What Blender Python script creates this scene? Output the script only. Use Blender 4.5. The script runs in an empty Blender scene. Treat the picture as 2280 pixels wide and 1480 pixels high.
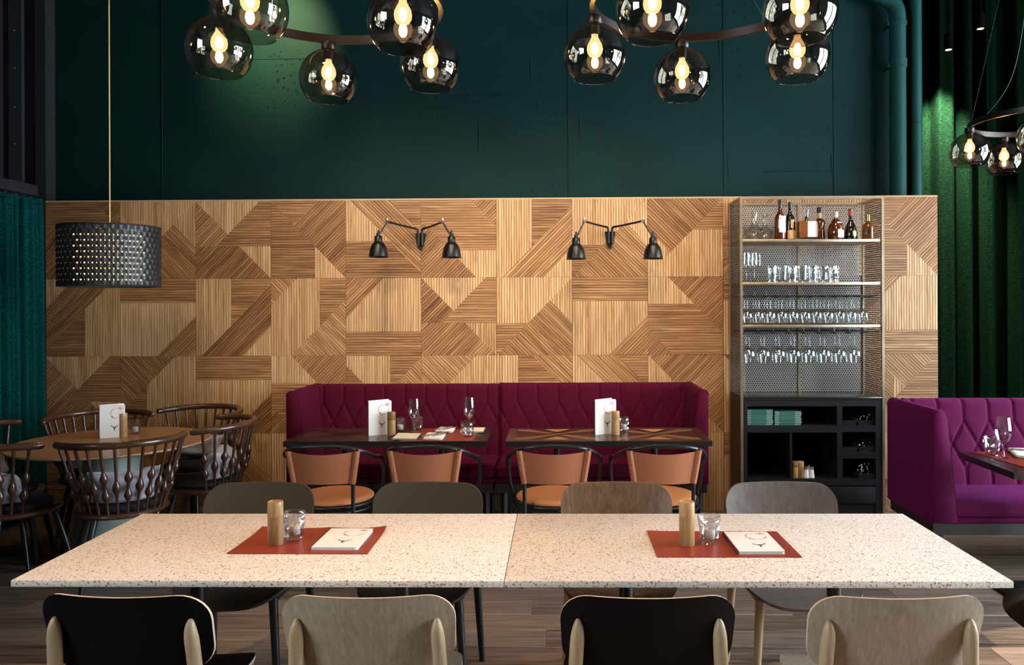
import bpy, bmesh, math, random
from mathutils import Vector, Matrix
random.seed(11)
S = bpy.context.scene
C = S.collection
PI = math.pi

# ---------------------------------------------------------------- camera
FPX, PX0, PY0, CH = 1750.0, 1217.0, 675.0, 1.61      # focal length and principal point for a 2280 x 1480 frame, eye height
YAW, ROLL = math.atan(27.0 / 1750.0), 0.0042
_r0 = Vector((math.cos(YAW), math.sin(YAW), 0)); _u0 = Vector((0, 0, 1))
CF = Vector((-math.sin(YAW), math.cos(YAW), 0))
CR = math.cos(ROLL) * _r0 - math.sin(ROLL) * _u0
CU = math.sin(ROLL) * _r0 + math.cos(ROLL) * _u0
cam = bpy.data.cameras.new('camera'); camo = bpy.data.objects.new('camera', cam); C.objects.link(camo)
cam.sensor_fit = 'HORIZONTAL'; cam.sensor_width = 36.0; cam.lens = 36.0 * FPX / 2280.0
cam.shift_x = -(PX0 - 1140.0) / 2280.0; cam.shift_y = (PY0 - 740.0) / 2280.0
cam.clip_start = 0.05; cam.clip_end = 100
_m = Matrix.Identity(4)
for i in range(3):
    _m[i][0] = CR[i]; _m[i][1] = CU[i]; _m[i][2] = -CF[i]
_m[2][3] = CH
camo.matrix_world = _m
S.camera = camo

def ray(px, py):
    return CF + CR * ((px - PX0) / FPX) + CU * ((PY0 - py) / FPX)
def at(px, py, Y):                       # the point of the room at depth Y seen at that pixel
    d = ray(px, py); return Vector((0, 0, CH)) + d * (Y / d.y)
def atz(px, py, z):                      # the point at height z seen at that pixel
    d = ray(px, py); return Vector((0, 0, CH)) + d * ((z - CH) / d.z)

# ---------------------------------------------------------------- world, sun, exposure
W = bpy.data.worlds.new('World'); S.world = W; W.use_nodes = True
_bg = W.node_tree.nodes['Background']; _bg.inputs[0].default_value = (0.74, 0.88, 1.0, 1); _bg.inputs[1].default_value = 37.0
sun = bpy.data.lights.new('sun', 'SUN'); sun.energy = 9.0; sun.angle = 0.006; sun.color = (1.0, 0.72, 0.46)
suno = bpy.data.objects.new('sun', sun); C.objects.link(suno); suno.location = (9, 0, 8)
suno.rotation_euler = Vector((-0.80, -0.25, -0.60)).to_track_quat('-Z', 'Y').to_euler()
S.view_settings.view_transform = 'Standard'; S.view_settings.look = 'None'
S.view_settings.gamma = 1.0; S.view_settings.use_curve_mapping = False
S.view_settings.exposure = 0.0
S.cycles.max_bounces = 8; S.cycles.transparent_max_bounces = 20
S.cycles.adaptive_threshold = 0.014; S.cycles.sample_clamp_indirect = 4.0; S.cycles.caustics_reflective = False; S.cycles.caustics_refractive = False

# ---------------------------------------------------------------- helpers
def tag(o, label=None, cat=None, group=None, kind=None):
    if label: o['label'] = label
    if cat: o['category'] = cat
    if group: o['group'] = group
    if kind: o['kind'] = kind
    return o
def empty(name, loc=(0, 0, 0), rz=0.0, label=None, cat=None, group=None, kind=None):
    o = bpy.data.objects.new(name, None); C.objects.link(o); o.empty_display_size = 0.05
    o.location = loc; o.rotation_euler = (0, 0, rz)
    return tag(o, label, cat, group, kind)
def copy_tree(o, parent=None):
    c = o.copy(); C.objects.link(c)
    if parent is not None: c.parent = parent
    for ch in list(o.children): copy_tree(ch, c)
    return c
def inst(proto, loc, rz, label, cat=None, group=None, first=[None]):
    """first use moves the prototype itself, later uses copy it with its parts"""
    if proto.get('_used'):
        o = copy_tree(proto)
    else:
        proto['_used'] = 1; o = proto
    o.location = loc; o.rotation_euler = (0, 0, rz)
    tag(o, label, cat, group)
    return o

class MB:
    def __init__(s): s.v = []; s.f = []; s.m = []; s.uv = None
    def add(s, vs, fs, mi=0, M=None):
        b = len(s.v)
        s.v += [tuple(M @ Vector(p)) if M is not None else tuple(p) for p in vs]
        for f in fs: s.f.append(tuple(i + b for i in f)); s.m.append(mi)
        return s
    def box(s, x0, x1, y0, y1, z0, z1, mi=0, M=None):
        vs = [(x, y, z) for x in (x0, x1) for y in (y0, y1) for z in (z0, z1)]
        fs = [(0, 1, 3, 2), (4, 6, 7, 5), (0, 4, 5, 1), (2, 3, 7, 6), (0, 2, 6, 4), (1, 5, 7, 3)]
        return s.add(vs, fs, mi, M)
    def rbox(s, x0, x1, y0, y1, z0, z1, r=0.01, seg=3, mi=0, M=None):
        bm = bmesh.new(); bmesh.ops.create_cube(bm, size=1.0)
        for v in bm.verts:
            v.co = Vector(((x0 + x1) / 2 + v.co.x * (x1 - x0), (y0 + y1) / 2 + v.co.y * (y1 - y0), (z0 + z1) / 2 + v.co.z * (z1 - z0)))
        bmesh.ops.bevel(bm, geom=bm.edges[:] , offset=r, segments=seg, profile=0.5, affect='EDGES')
        bm.verts.index_update()
        s.add([v.co[:] for v in bm.verts], [[v.index for v in f.verts] for f in bm.faces], mi, M); bm.free(); return s
    def prism(s, poly, h0, h1, axis='z', mi=0, M=None):
        n = len(poly)
        def P(p, h): return (p[0], p[1], h) if axis == 'z' else ((p[0], h, p[1]) if axis == 'y' else (h, p[0], p[1]))
        vs = [P(p, h0) for p in poly] + [P(p, h1) for p in poly]
        fs = [tuple(range(n))[::-1], tuple(range(n, 2 * n))] + [(i, (i + 1) % n, n + (i + 1) % n, n + i) for i in range(n)]
        return s.add(vs, fs, mi, M)
    def tube(s, pts, r, n=10, closed=False, mi=0, M=None, ends=True):
        pts = [Vector(p) for p in pts]; N = len(pts)
        rs = [r] * N if isinstance(r, (int, float)) else list(r)
        tans = []
        for i in range(N):
            a = pts[(i - 1) % N] if (closed or i > 0) else pts[i]; b = pts[(i + 1) % N] if (closed or i < N - 1) else pts[i]
            tans.append((b - a).normalized())
        up = Vector((0, 0, 1)) if abs(tans[0].z) < 0.9 else Vector((1, 0, 0))
        nrm = (up - tans[0] * up.dot(tans[0])).normalized(); vs = []; fs = []
        for i in range(N):
            if i:
                nrm = nrm - tans[i] * nrm.dot(tans[i]); nrm.normalize()
            bi = tans[i].cross(nrm)
            for k in range(n):
                a = 2 * PI * k / n; vs.append(pts[i] + (nrm * math.cos(a) + bi * math.sin(a)) * rs[i])
        for i in range(N if closed else N - 1):
            j = (i + 1) % N
            for k in range(n): fs.append((i * n + k, i * n + (k + 1) % n, j * n + (k + 1) % n, j * n + k))
        if not closed and ends:
            fs.append(tuple(range(n))[::-1]); fs.append(tuple((N - 1) * n + k for k in range(n)))
        return s.add(vs, fs, mi, M)
    def lathe(s, prof, n=24, c=(0, 0, 0), mi=0, M=None, a0=0.0, a1=2 * PI):
        full = abs(a1 - a0 - 2 * PI) < 1e-6; cnt = n if full else n + 1
        vs = []; fs = []; ring = []
        for (r, z) in prof:
            if r < 1e-6:
                ring.append([len(vs)] * cnt); vs.append((c[0], c[1], c[2] + z))
            else:
                ring.append([len(vs) + k for k in range(cnt)])
                vs += [(c[0] + r * math.cos(a0 + (a1 - a0) * k / n), c[1] + r * math.sin(a0 + (a1 - a0) * k / n), c[2] + z) for k in range(cnt)]
        for i in range(len(prof) - 1):
            for k in range(n):
                k2 = (k + 1) % cnt
                q = [ring[i][k], ring[i][k2], ring[i + 1][k2], ring[i + 1][k]]
                q2 = []
                for x in q:
                    if x not in q2: q2.append(x)
                if len(q2) > 2: fs.append(tuple(q2))
        return s.add(vs, fs, mi, M)
    def grid(s, fn, nu, nv, mi=0, M=None, closeu=False):
        vs = [fn(i / nu, j / nv) for j in range(nv + 1) for i in range(nu + (0 if closeu else 1))]
        w = nu if closeu else nu + 1
        fs = [(j * w + i, j * w + (i + 1) % w, (j + 1) * w + (i + 1) % w, (j + 1) * w + i) for j in range(nv) for i in range(nu)]
        return s.add(vs, fs, mi, M)
    def build(s, name, mats, parent=None, loc=None, smooth=True, angle=38, fix=True, rot=None):
        me = bpy.data.meshes.new(name); me.from_pydata([tuple(p) for p in s.v], [], s.f)
        if not isinstance(mats, (list, tuple)): mats = [mats]
        for m in mats: me.materials.append(m)
        if len(mats) > 1: me.polygons.foreach_set('material_index', s.m)
        if fix:
            bm = bmesh.new(); bm.from_mesh(me); bmesh.ops.recalc_face_normals(bm, faces=bm.faces[:]); bm.to_mesh(me); bm.free()
        if smooth:
            me.polygons.foreach_set('use_smooth', [True] * len(me.polygons)); me.set_sharp_from_angle(angle=math.radians(angle))
        me.update()
        o = bpy.data.objects.new(name, me); C.objects.link(o)
        if parent is not None: o.parent = parent
        if loc is not None: o.location = loc
        if rot is not None: o.rotation_euler = rot
        return o
def obj(name, me, parent=None, loc=None, rot=None):
    o = bpy.data.objects.new(name, me); C.objects.link(o)
    if parent is not None: o.parent = parent
    if loc is not None: o.location = loc
    if rot is not None: o.rotation_euler = rot
    return o
def struct(o): o['kind'] = 'structure'; return o
def arc(cx, cy, r, a0, a1, n, z=0.0):
    return [(cx + r * math.cos(a0 + (a1 - a0) * i / n), cy + r * math.sin(a0 + (a1 - a0) * i / n), z) for i in range(n + 1)]
def smoothpath(pts, sub=5):
    """Catmull-Rom through the points"""
    P = [Vector(p) for p in pts]; out = []
    for i in range(len(P) - 1):
        p0 = P[max(i - 1, 0)]; p1 = P[i]; p2 = P[i + 1]; p3 = P[min(i + 2, len(P) - 1)]
        for k in range(sub):
            t = k / sub
            out.append(0.5 * ((2 * p1) + (p2 - p0) * t + (2 * p0 - 5 * p1 + 4 * p2 - p3) * t * t + (3 * p1 - p0 - 3 * p2 + p3) * t ** 3))
    out.append(P[-1]); return out

# ---------------------------------------------------------------- materials
def newmat(name):
    m = bpy.data.materials.new(name); m.use_nodes = True
    return m, m.node_tree, m.node_tree.nodes['Principled BSDF']
def pm(name, col, rough=0.5, metal=0.0, spec=0.5, sheen=0.0, coat=0.0, bump=None, var=0.0, sheencol=None):
    m, nt, b = newmat(name)
    b.inputs['Base Color'].default_value = (*col, 1); b.inputs['Roughness'].default_value = rough
    b.inputs['Metallic'].default_value = metal; b.inputs['Specular IOR Level'].default_value = spec
    if sheen:
        b.inputs['Sheen Weight'].default_value = sheen; b.inputs['Sheen Roughness'].default_value = 0.45
        b.inputs['Sheen Tint'].default_value = (*(sheencol or col), 1)
    if coat: b.inputs['Coat Weight'].default_value = coat
    if bump or var:
        tc = nt.nodes.new('ShaderNodeTexCoord'); nz = nt.nodes.new('ShaderNodeTexNoise')
        nz.inputs['Scale'].default_value = bump[0] if bump else 8.0; nz.inputs['Detail'].default_value = 4.0
        nt.links.new(tc.outputs['Object'], nz.inputs['Vector'])
        if bump:
            bp = nt.nodes.new('ShaderNodeBump'); bp.inputs['Strength'].default_value = bump[1]; bp.inputs['Distance'].default_value = 0.01
            nt.links.new(nz.outputs['Fac'], bp.inputs['Height']); nt.links.new(bp.outputs['Normal'], b.inputs['Normal'])
        if var:
            rp = nt.nodes.new('ShaderNodeValToRGB')
            rp.color_ramp.elements[0].position = 0.3; rp.color_ramp.elements[1].position = 0.7
            rp.color_ramp.elements[0].color = (*[c * (1 - var) for c in col], 1); rp.color_ramp.elements[1].color = (*[min(1, c * (1 + var)) for c in col], 1)
            nt.links.new(nz.outputs['Fac'], rp.inputs['Fac']); nt.links.new(rp.outputs['Color'], b.inputs['Base Color'])
    return m
def emit(name, col, strength):
    m = bpy.data.materials.new(name); m.use_nodes = True; nt = m.node_tree
    nt.nodes.remove(nt.nodes['Principled BSDF']); e = nt.nodes.new('ShaderNodeEmission')
    e.inputs[0].default_value = (*col, 1); e.inputs[1].default_value = strength
    nt.links.new(e.outputs[0], nt.nodes['Material Output'].inputs['Surface']); return m
def wood(name, dark, light, scale=(2.0, 30.0, 30.0), rough=0.45, coat=0.0, rand=0.25, dist=1.2, fine=0.35, spec=0.4):
    """grain runs along the axis with the smallest scale; every object gets its own piece of the log"""
    m, nt, b = newmat(name); N = nt.nodes.new; L = nt.links.new
    tc = N('ShaderNodeTexCoord'); oi = N('ShaderNodeObjectInfo'); mp = N('ShaderNodeMapping'); mp.inputs['Scale'].default_value = scale
    cmb = N('ShaderNodeVectorMath'); cmb.operation = 'SCALE'; cmb.inputs[0].default_value = (13.1, 27.7, 19.3)
    L(oi.outputs['Random'], cmb.inputs['Scale']); L(cmb.outputs[0], mp.inputs['Location']); L(tc.outputs['Object'], mp.inputs['Vector'])
    n1 = N('ShaderNodeTexNoise'); n1.inputs['Scale'].default_value = 1.0; n1.inputs['Detail'].default_value = 5; n1.inputs['Distortion'].default_value = dist
    n2 = N('ShaderNodeTexNoise'); n2.inputs['Scale'].default_value = 4.5; n2.inputs['Detail'].default_value = 3
    L(mp.outputs[0], n1.inputs['Vector']); L(mp.outputs[0], n2.inputs['Vector'])
    mx = N('ShaderNodeMix'); mx.data_type = 'FLOAT'; mx.inputs[0].default_value = fine; L(n1.outputs['Fac'], mx.inputs[2]); L(n2.outputs['Fac'], mx.inputs[3])
    ad = N('ShaderNodeMath'); ad.operation = 'MULTIPLY_ADD'; ad.inputs[1].default_value = rand; L(oi.outputs['Random'], ad.inputs[0])
    sb = N('ShaderNodeMath'); sb.operation = 'SUBTRACT'; sb.inputs[1].default_value = rand / 2; L(mx.outputs[0], sb.inputs[0]); L(sb.outputs[0], ad.inputs[2])
    rp = N('ShaderNodeValToRGB'); rp.color_ramp.elements[0].position = 0.28; rp.color_ramp.elements[1].position = 0.72
    rp.color_ramp.elements[0].color = (*dark, 1); rp.color_ramp.elements[1].color = (*light, 1)
    L(ad.outputs[0], rp.inputs['Fac']); L(rp.outputs['Color'], b.inputs['Base Color'])
    bp = N('ShaderNodeBump'); bp.inputs['Strength'].default_value = 0.12; bp.inputs['Distance'].default_value = 0.004
    L(n2.outputs['Fac'], bp.inputs['Height']); L(bp.outputs['Normal'], b.inputs['Normal'])
    b.inputs['Roughness'].default_value = rough; b.inputs['Coat Weight'].default_value = coat; b.inputs['Specular IOR Level'].default_value = spec
    return m
def thinglass(name, tint, ior0=0.04, rough=0.0, extra=0.0):
    """thin-walled glass: clear with a Schlick reflection on top"""
    m = bpy.data.materials.new(name); m.use_nodes = True; nt = m.node_tree; N = nt.nodes.new; L = nt.links.new
    nt.nodes.remove(nt.nodes['Principled BSDF'])
    tr = N('ShaderNodeBsdfTransparent'); tr.inputs[0].default_value = (*tint, 1)
    gl = N('ShaderNodeBsdfGlossy'); gl.inputs['Roughness'].default_value = rough; gl.inputs['Color'].default_value = (1, 1, 1, 1)
    lw = N('ShaderNodeLayerWeight'); lw.inputs['Blend'].default_value = 0.5
    pw = N('ShaderNodeMath'); pw.operation = 'POWER'; pw.inputs[1].default_value = 4.0; L(lw.outputs['Facing'], pw.inputs[0])
    ma = N('ShaderNodeMath'); ma.operation = 'MULTIPLY_ADD'; ma.inputs[1].default_value = 1 - ior0; ma.inputs[2].default_value = ior0; L(pw.outputs[0], ma.inputs[0])
    mx = N('ShaderNodeMixShader'); L(ma.outputs[0], mx.inputs[0]); L(tr.outputs[0], mx.inputs[1]); L(gl.outputs[0], mx.inputs[2])
    L(mx.outputs[0], nt.nodes['Material Output'].inputs['Surface']); return m
def solidglass(name, col=(1, 1, 1), rough=0.0, ior=1.45):
    m, nt, b = newmat(name); b.inputs['Base Color'].default_value = (*col, 1); b.inputs['Roughness'].default_value = rough
    b.inputs['Transmission Weight'].default_value = 1.0; b.inputs['IOR'].default_value = ior; return m

def slat_mat():
    m, nt, b = newmat('oak slats'); N = nt.nodes.new; L = nt.links.new
    uv = N('ShaderNodeUVMap'); uv.uv_map = 'UVMap'; at_ = N('ShaderNodeAttribute'); at_.attribute_name = 'tone'
    mp = N('ShaderNodeMapping'); mp.inputs['Scale'].default_value = (2.0, 40.0, 1.0); L(uv.outputs[0], mp.inputs['Vector'])
    n1 = N('ShaderNodeTexNoise'); n1.inputs['Scale'].default_value = 1.0; n1.inputs['Detail'].default_value = 4; n1.inputs['Distortion'].default_value = 1.6
    L(mp.outputs[0], n1.inputs['Vector'])
    mp2 = N('ShaderNodeMapping'); mp2.inputs['Scale'].default_value = (9.0, 420.0, 1.0); L(uv.outputs[0], mp2.inputs['Vector'])
    n2 = N('ShaderNodeTexNoise'); n2.inputs['Scale'].default_value = 1.0; n2.inputs['Detail'].default_value = 2; L(mp2.outputs[0], n2.inputs['Vector'])
    a1 = N('ShaderNodeMath'); a1.operation = 'MULTIPLY_ADD'; a1.inputs[1].default_value = 1.15; a1.inputs[2].default_value = -0.575; L(n1.outputs['Fac'], a1.inputs[0])
    a2 = N('ShaderNodeMath'); a2.operation = 'MULTIPLY_ADD'; a2.inputs[1].default_value = 0.46; a2.inputs[2].default_value = -0.23; L(n2.outputs['Fac'], a2.inputs[0])
    a3 = N('ShaderNodeMath'); a3.operation = 'ADD'; L(a1.outputs[0], a3.inputs[0]); L(a2.outputs[0], a3.inputs[1])
    a4 = N('ShaderNodeMath'); a4.operation = 'ADD'; L(a3.outputs[0], a4.inputs[0]); L(at_.outputs['Fac'], a4.inputs[1])
    rp = N('ShaderNodeValToRGB'); e = rp.color_ramp.elements
    e[0].position = 0.0; e[0].color = (0.105, 0.038, 0.012, 1); e[1].position = 1.0; e[1].color = (0.62, 0.39, 0.20, 1)
    k = e.new(0.5); k.color = (0.345, 0.168, 0.067, 1)
    L(a4.outputs[0], rp.inputs['Fac']); L(rp.outputs[0], b.inputs['Base Color'])
    b.inputs['Roughness'].default_value = 0.5; b.inputs['Specular IOR Level'].default_value = 0.35
    bp = N('ShaderNodeBump'); bp.inputs['Strength'].default_value = 0.15; bp.inputs['Distance'].default_value = 0.003
    L(n2.outputs['Fac'], bp.inputs['Height']); L(bp.outputs['Normal'], b.inputs['Normal'])
    return m
def terrazzo_mat():
    m, nt, b = newmat('terrazzo'); N = nt.nodes.new; L = nt.links.new
    tc = N('ShaderNodeTexCoord'); col = None
    nz = N('ShaderNodeTexNoise'); nz.inputs['Scale'].default_value = 40; L(tc.outputs['Object'], nz.inputs['Vector'])
    vm = N('ShaderNodeVectorMath'); vm.operation = 'SCALE'; vm.inputs['Scale'].default_value = 0.02; L(nz.outputs['Color'], vm.inputs[0])
    va = N('ShaderNodeVectorMath'); L(tc.outputs['Object'], va.inputs[0]); L(vm.outputs[0], va.inputs[1])
    base = (0.80, 0.70, 0.605, 1)
    layers = [(84, 0.19, 0.66, ((0.44, 0.19, 0.085), (0.26, 0.10, 0.05))), (135, 0.22, 0.52, ((0.54, 0.28, 0.145), (0.34, 0.16, 0.08))),
              (200, 0.22, 0.60, ((0.20, 0.135, 0.10), (0.52, 0.40, 0.30))), (290, 0.26, 0.52, ((0.64, 0.47, 0.33), (0.92, 0.86, 0.78)))]
    prev = None
    for sc, rad, thr, (c1, c2) in layers:
        vo = N('ShaderNodeTexVoronoi'); vo.inputs['Scale'].default_value = sc; L(va.outputs[0], vo.inputs['Vector'])
        sp = N('ShaderNodeSeparateColor'); L(vo.outputs['Color'], sp.inputs[0])
        lt = N('ShaderNodeMath'); lt.operation = 'LESS_THAN'
        rr = N('ShaderNodeMath'); rr.operation = 'MULTIPLY_ADD'; rr.inputs[1].default_value = rad; rr.inputs[2].default_value = rad; L(sp.outputs[1], rr.inputs[0])
        L(vo.outputs['Distance'], lt.inputs[0]); L(rr.outputs[0], lt.inputs[1])
        gt = N('ShaderNodeMath'); gt.operation = 'GREATER_THAN'; gt.inputs[1].default_value = thr; L(sp.outputs[0], gt.inputs[0])
        mu = N('ShaderNodeMath'); mu.operation = 'MULTIPLY'; L(lt.outputs[0], mu.inputs[0]); L(gt.outputs[0], mu.inputs[1])
        cm = N('ShaderNodeMix'); cm.data_type = 'RGBA'; cm.inputs[6].default_value = (*c1, 1); cm.inputs[7].default_value = (*c2, 1); L(sp.outputs[2], cm.inputs[0])
        mx = N('ShaderNodeMix'); mx.data_type = 'RGBA'; L(mu.outputs[0], mx.inputs[0]); L(cm.outputs[2], mx.inputs[7])
        if prev is None: mx.inputs[6].default_value = base
        else: L(prev, mx.inputs[6])
        prev = mx.outputs[2]
    L(prev, b.inputs['Base Color']); b.inputs['Roughness'].default_value = 0.38; b.inputs['Specular IOR Level'].default_value = 0.4
    return m
def concrete_mat(name, c1, c2, pits=True):
    m, nt, b = newmat(name); N = nt.nodes.new; L = nt.links.new
    tc = N('ShaderNodeTexCoord')
    n1 = N('ShaderNodeTexNoise'); n1.inputs['Scale'].default_value = 1.1; n1.inputs['Detail'].default_value = 6; n1.inputs['Roughness'].default_value = 0.6
    n2 = N('ShaderNodeTexNoise'); n2.inputs['Scale'].default_value = 22; n2.inputs['Detail'].default_value = 5
    vo = N('ShaderNodeTexVoronoi'); vo.inputs['Scale'].default_value = 24; vo.inputs['Randomness'].default_value = 1.0
    for n in (n1, n2, vo): L(tc.outputs['Object'], n.inputs['Vector'])
    rp = N('ShaderNodeValToRGB'); rp.color_ramp.elements[0].position = 0.35; rp.color_ramp.elements[1].position = 0.65
    rp.color_ramp.elements[0].color = (*c1, 1); rp.color_ramp.elements[1].color = (*c2, 1); L(n1.outputs['Fac'], rp.inputs['Fac'])
    pr = N('ShaderNodeValToRGB'); pr.color_ramp.elements[0].position = 0.045; pr.color_ramp.elements[1].position = 0.085
    if pits:                                   # air holes in the cast surface, clustered
        n3 = N('ShaderNodeTexNoise'); n3.inputs['Scale'].default_value = 1.6; n3.inputs['Detail'].default_value = 2; L(tc.outputs['Object'], n3.inputs['Vector'])
        ms = N('ShaderNodeMath'); ms.operation = 'MULTIPLY_ADD'; ms.inputs[1].default_value = -0.55; ms.inputs[2].default_value = 0.27; L(n3.outputs['Fac'], ms.inputs[0])
        mx_ = N('ShaderNodeMath'); mx_.operation = 'ADD'; L(vo.outputs['Distance'], mx_.inputs[0]); L(ms.outputs[0], mx_.inputs[1]); L(mx_.outputs[0], pr.inputs['Fac'])
        mc = N('ShaderNodeMix'); mc.data_type = 'RGBA'; mc.inputs[6].default_value = (c1[0] * 0.2, c1[1] * 0.2, c1[2] * 0.2, 1); L(pr.outputs[0], mc.inputs[0]); L(rp.outputs[0], mc.inputs[7]); L(mc.outputs[2], b.inputs['Base Color'])
    else:
        L(vo.outputs['Distance'], pr.inputs['Fac']); L(rp.outputs[0], b.inputs['Base Color'])
    ad = N('ShaderNodeMath'); ad.operation = 'MULTIPLY_ADD'; ad.inputs[1].default_value = 0.22; L(n2.outputs['Fac'], ad.inputs[0]); L(pr.outputs[0], ad.inputs[2])
    bp = N('ShaderNodeBump'); bp.inputs['Strength'].default_value = 0.5; bp.inputs['Distance'].default_value = 0.008
    L((ad if pits else n2).outputs[0], bp.inputs['Height']); L(bp.outputs['Normal'], b.inputs['Normal'])
    b.inputs['Roughness'].default_value = 0.6; b.inputs['Specular IOR Level'].default_value = 0.12
    return m
def velvet(name, col, hi, scale=170):
    m, nt, b = newmat(name); N = nt.nodes.new; L = nt.links.new
    tc = N('ShaderNodeTexCoord'); mp = N('ShaderNodeMapping'); mp.inputs['Scale'].default_value = (0.35, 0.35, 1.0); L(tc.outputs['Object'], mp.inputs['Vector'])
    nz = N('ShaderNodeTexNoise'); nz.inputs['Scale'].default_value = scale; nz.inputs['Detail'].default_value = 3; L(mp.outputs[0], nz.inputs['Vector'])
    rp = N('ShaderNodeValToRGB'); rp.color_ramp.elements[0].position = 0.35; rp.color_ramp.elements[1].position = 0.7
    rp.color_ramp.elements[0].color = (*col, 1); rp.color_ramp.elements[1].color = (*hi, 1)
    L(nz.outputs['Fac'], rp.inputs['Fac']); L(rp.outputs[0], b.inputs['Base Color'])
    b.inputs['Roughness'].default_value = 0.9; b.inputs['Specular IOR Level'].default_value = 0.03
    b.inputs['Sheen Weight'].default_value = 0.0; b.inputs['Sheen Roughness'].default_value = 0.35; b.inputs['Sheen Tint'].default_value = (*hi, 1)
    bp = N('ShaderNodeBump'); bp.inputs['Strength'].default_value = 0.6; bp.inputs['Distance'].default_value = 0.005
    L(nz.outputs['Fac'], bp.inputs['Height']); L(bp.outputs['Normal'], b.inputs['Normal'])
    return m

def bulbglass():
    """amber-tinted lit bulb glass: mostly clear, with a warm glow of its own"""
    m = bpy.data.materials.new('lit bulb glass'); m.use_nodes = True; nt = m.node_tree; N = nt.nodes.new; L = nt.links.new
    nt.nodes.remove(nt.nodes['Principled BSDF'])
    tr = N('ShaderNodeBsdfTransparent'); tr.inputs[0].default_value = (1.0, 0.9, 0.72, 1); em = N('ShaderNodeEmission'); em.inputs[0].default_value = (1.0, 0.62, 0.31, 1); em.inputs[1].default_value = 6.5
    mx = N('ShaderNodeMixShader'); mx.inputs[0].default_value = 0.30; L(tr.outputs[0], mx.inputs[1]); L(em.outputs[0], mx.inputs[2])
    L(mx.outputs[0], nt.nodes['Material Output'].inputs['Surface']); return m
M = {}
M['slat'] = slat_mat()
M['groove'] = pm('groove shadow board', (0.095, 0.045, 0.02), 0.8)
M['terrazzo'] = terrazzo_mat()
M['green_wall'] = concrete_mat('green painted concrete', (0.0018, 0.0168, 0.0166), (0.0032, 0.0245, 0.0243))
M['pipe'] = concrete_mat('green painted pipe', (0.0060, 0.042, 0.038), (0.0085, 0.053, 0.047), pits=False)
M['black_wall'] = pm('near black paint', (0.006, 0.006, 0.009), 0.7)
M['dark_ceiling'] = pm('dark ceiling paint', (0.010, 0.011, 0.012), 0.8)
M['plaster_dark'] = pm('dark plaster', (0.05, 0.048, 0.045), 0.85)
M['plaster'] = pm('grey plaster', (0.16, 0.155, 0.15), 0.85)
M['floor'] = wood('greyed plank floor', (0.042, 0.029, 0.022), (0.33, 0.235, 0.18), (1.3, 30, 30), 0.42, rand=0.22, dist=1.5)
M['steel'] = pm('black steel', (0.012, 0.012, 0.015), 0.38, 0.6)
M['black_metal'] = pm('black powder coat', (0.012, 0.012, 0.013), 0.33, 0.0, 0.5)
M['black_gloss'] = pm('black satin lacquer', (0.004, 0.004, 0.004), 0.34, 0.0, 0.35)
M['chrome'] = pm('chrome', (0.75, 0.75, 0.76), 0.12, 1.0)
M['brass_frame'] = pm('bronzed steel frame', (0.46, 0.36, 0.25), 0.38, 1.0, var=0.15)
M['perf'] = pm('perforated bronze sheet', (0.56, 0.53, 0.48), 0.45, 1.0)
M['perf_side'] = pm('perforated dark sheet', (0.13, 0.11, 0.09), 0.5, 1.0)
M['bronze'] = pm('dark bronze ring', (0.010, 0.0055, 0.0035), 0.36, 0.3)
M['velvet_teal'] = velvet('teal velvet', (0.0012, 0.020, 0.018), (0.0045, 0.072, 0.062))
M['velvet_green'] = velvet('bottle green velvet', (0.00006, 0.0006, 0.0003), (0.0011, 0.0100, 0.0034))
M['fabric'] = pm('magenta wool felt', (0.062, 0.0024, 0.0135), 0.85, 0, 0.08, sheen=0.05, bump=(900, 0.15), sheencol=(0.55, 0.04, 0.30))
M['fabric2'] = pm('violet wool felt', (0.092, 0.0046, 0.038), 0.85, 0, 0.1, sheen=0.15, bump=(900, 0.15), sheencol=(0.55, 0.08, 0.60))
M['plinth'] = pm('wenge plinth', (0.018, 0.012, 0.010), 0.45)
M['leather'] = pm('tan saddle leather', (0.44, 0.145, 0.064), 0.42, 0, 0.45, bump=(350, 0.08), var=0.10)
M['leather_seat'] = pm('tan seat leather', (0.66, 0.235, 0.085), 0.38, 0, 0.45, bump=(350, 0.08), var=0.08)
M['mat_red'] = pm('oxblood leather mat', (0.26, 0.030, 0.016), 0.30, 0, 0.5, bump=(240, 0.06), var=0.12)
M['walnut_table'] = wood('dark walnut veneer', (0.024, 0.010, 0.006), (0.105, 0.046, 0.024), (2, 30, 30), 0.30, coat=0.3, rand=0.5)
M['walnut_black'] = wood('near black walnut veneer', (0.010, 0.005, 0.0035), (0.052, 0.024, 0.014), (2, 30, 30), 0.28, coat=0.3, rand=0.5)
M['walnut_light'] = wood('lighter walnut inlay', (0.13, 0.055, 0.026), (0.33, 0.155, 0.072), (2, 34, 34), 0.30, coat=0.3, rand=0.4)
M['inlay_orange'] = wood('orange inlay', (0.34, 0.14, 0.055), (0.50, 0.24, 0.10), (2, 34, 34), 0.3)
M['table_edge'] = pm('black table edge', (0.010, 0.008, 0.007), 0.35)
M['windsor'] = wood('dark stained beech', (0.038, 0.015, 0.008), (0.085, 0.035, 0.018), (10, 10, 3), 0.30, coat=0.35, rand=0.1)
M['oak_round'] = wood('honey oak tabletop', (0.33, 0.150, 0.058), (0.45, 0.23, 0.096), (1.5, 22, 22), 0.30, coat=0.2, rand=0.1)
M['oak_edge'] = pm('pale plywood edge', (0.62, 0.47, 0.30), 0.5)
M['pedestal'] = pm('sage painted pedestal', (0.30, 0.35, 0.31), 0.5, var=0.06)
M['cushion'] = pm('grey velvet cushion', (0.37, 0.36, 0.41), 0.8, 0, 0.2, sheen=0.3, bump=(14, 0.5), var=0.25, sheencol=(0.9, 0.9, 1.0))
M['pad'] = pm('black seat pad', (0.008, 0.008, 0.011), 0.8)
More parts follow.
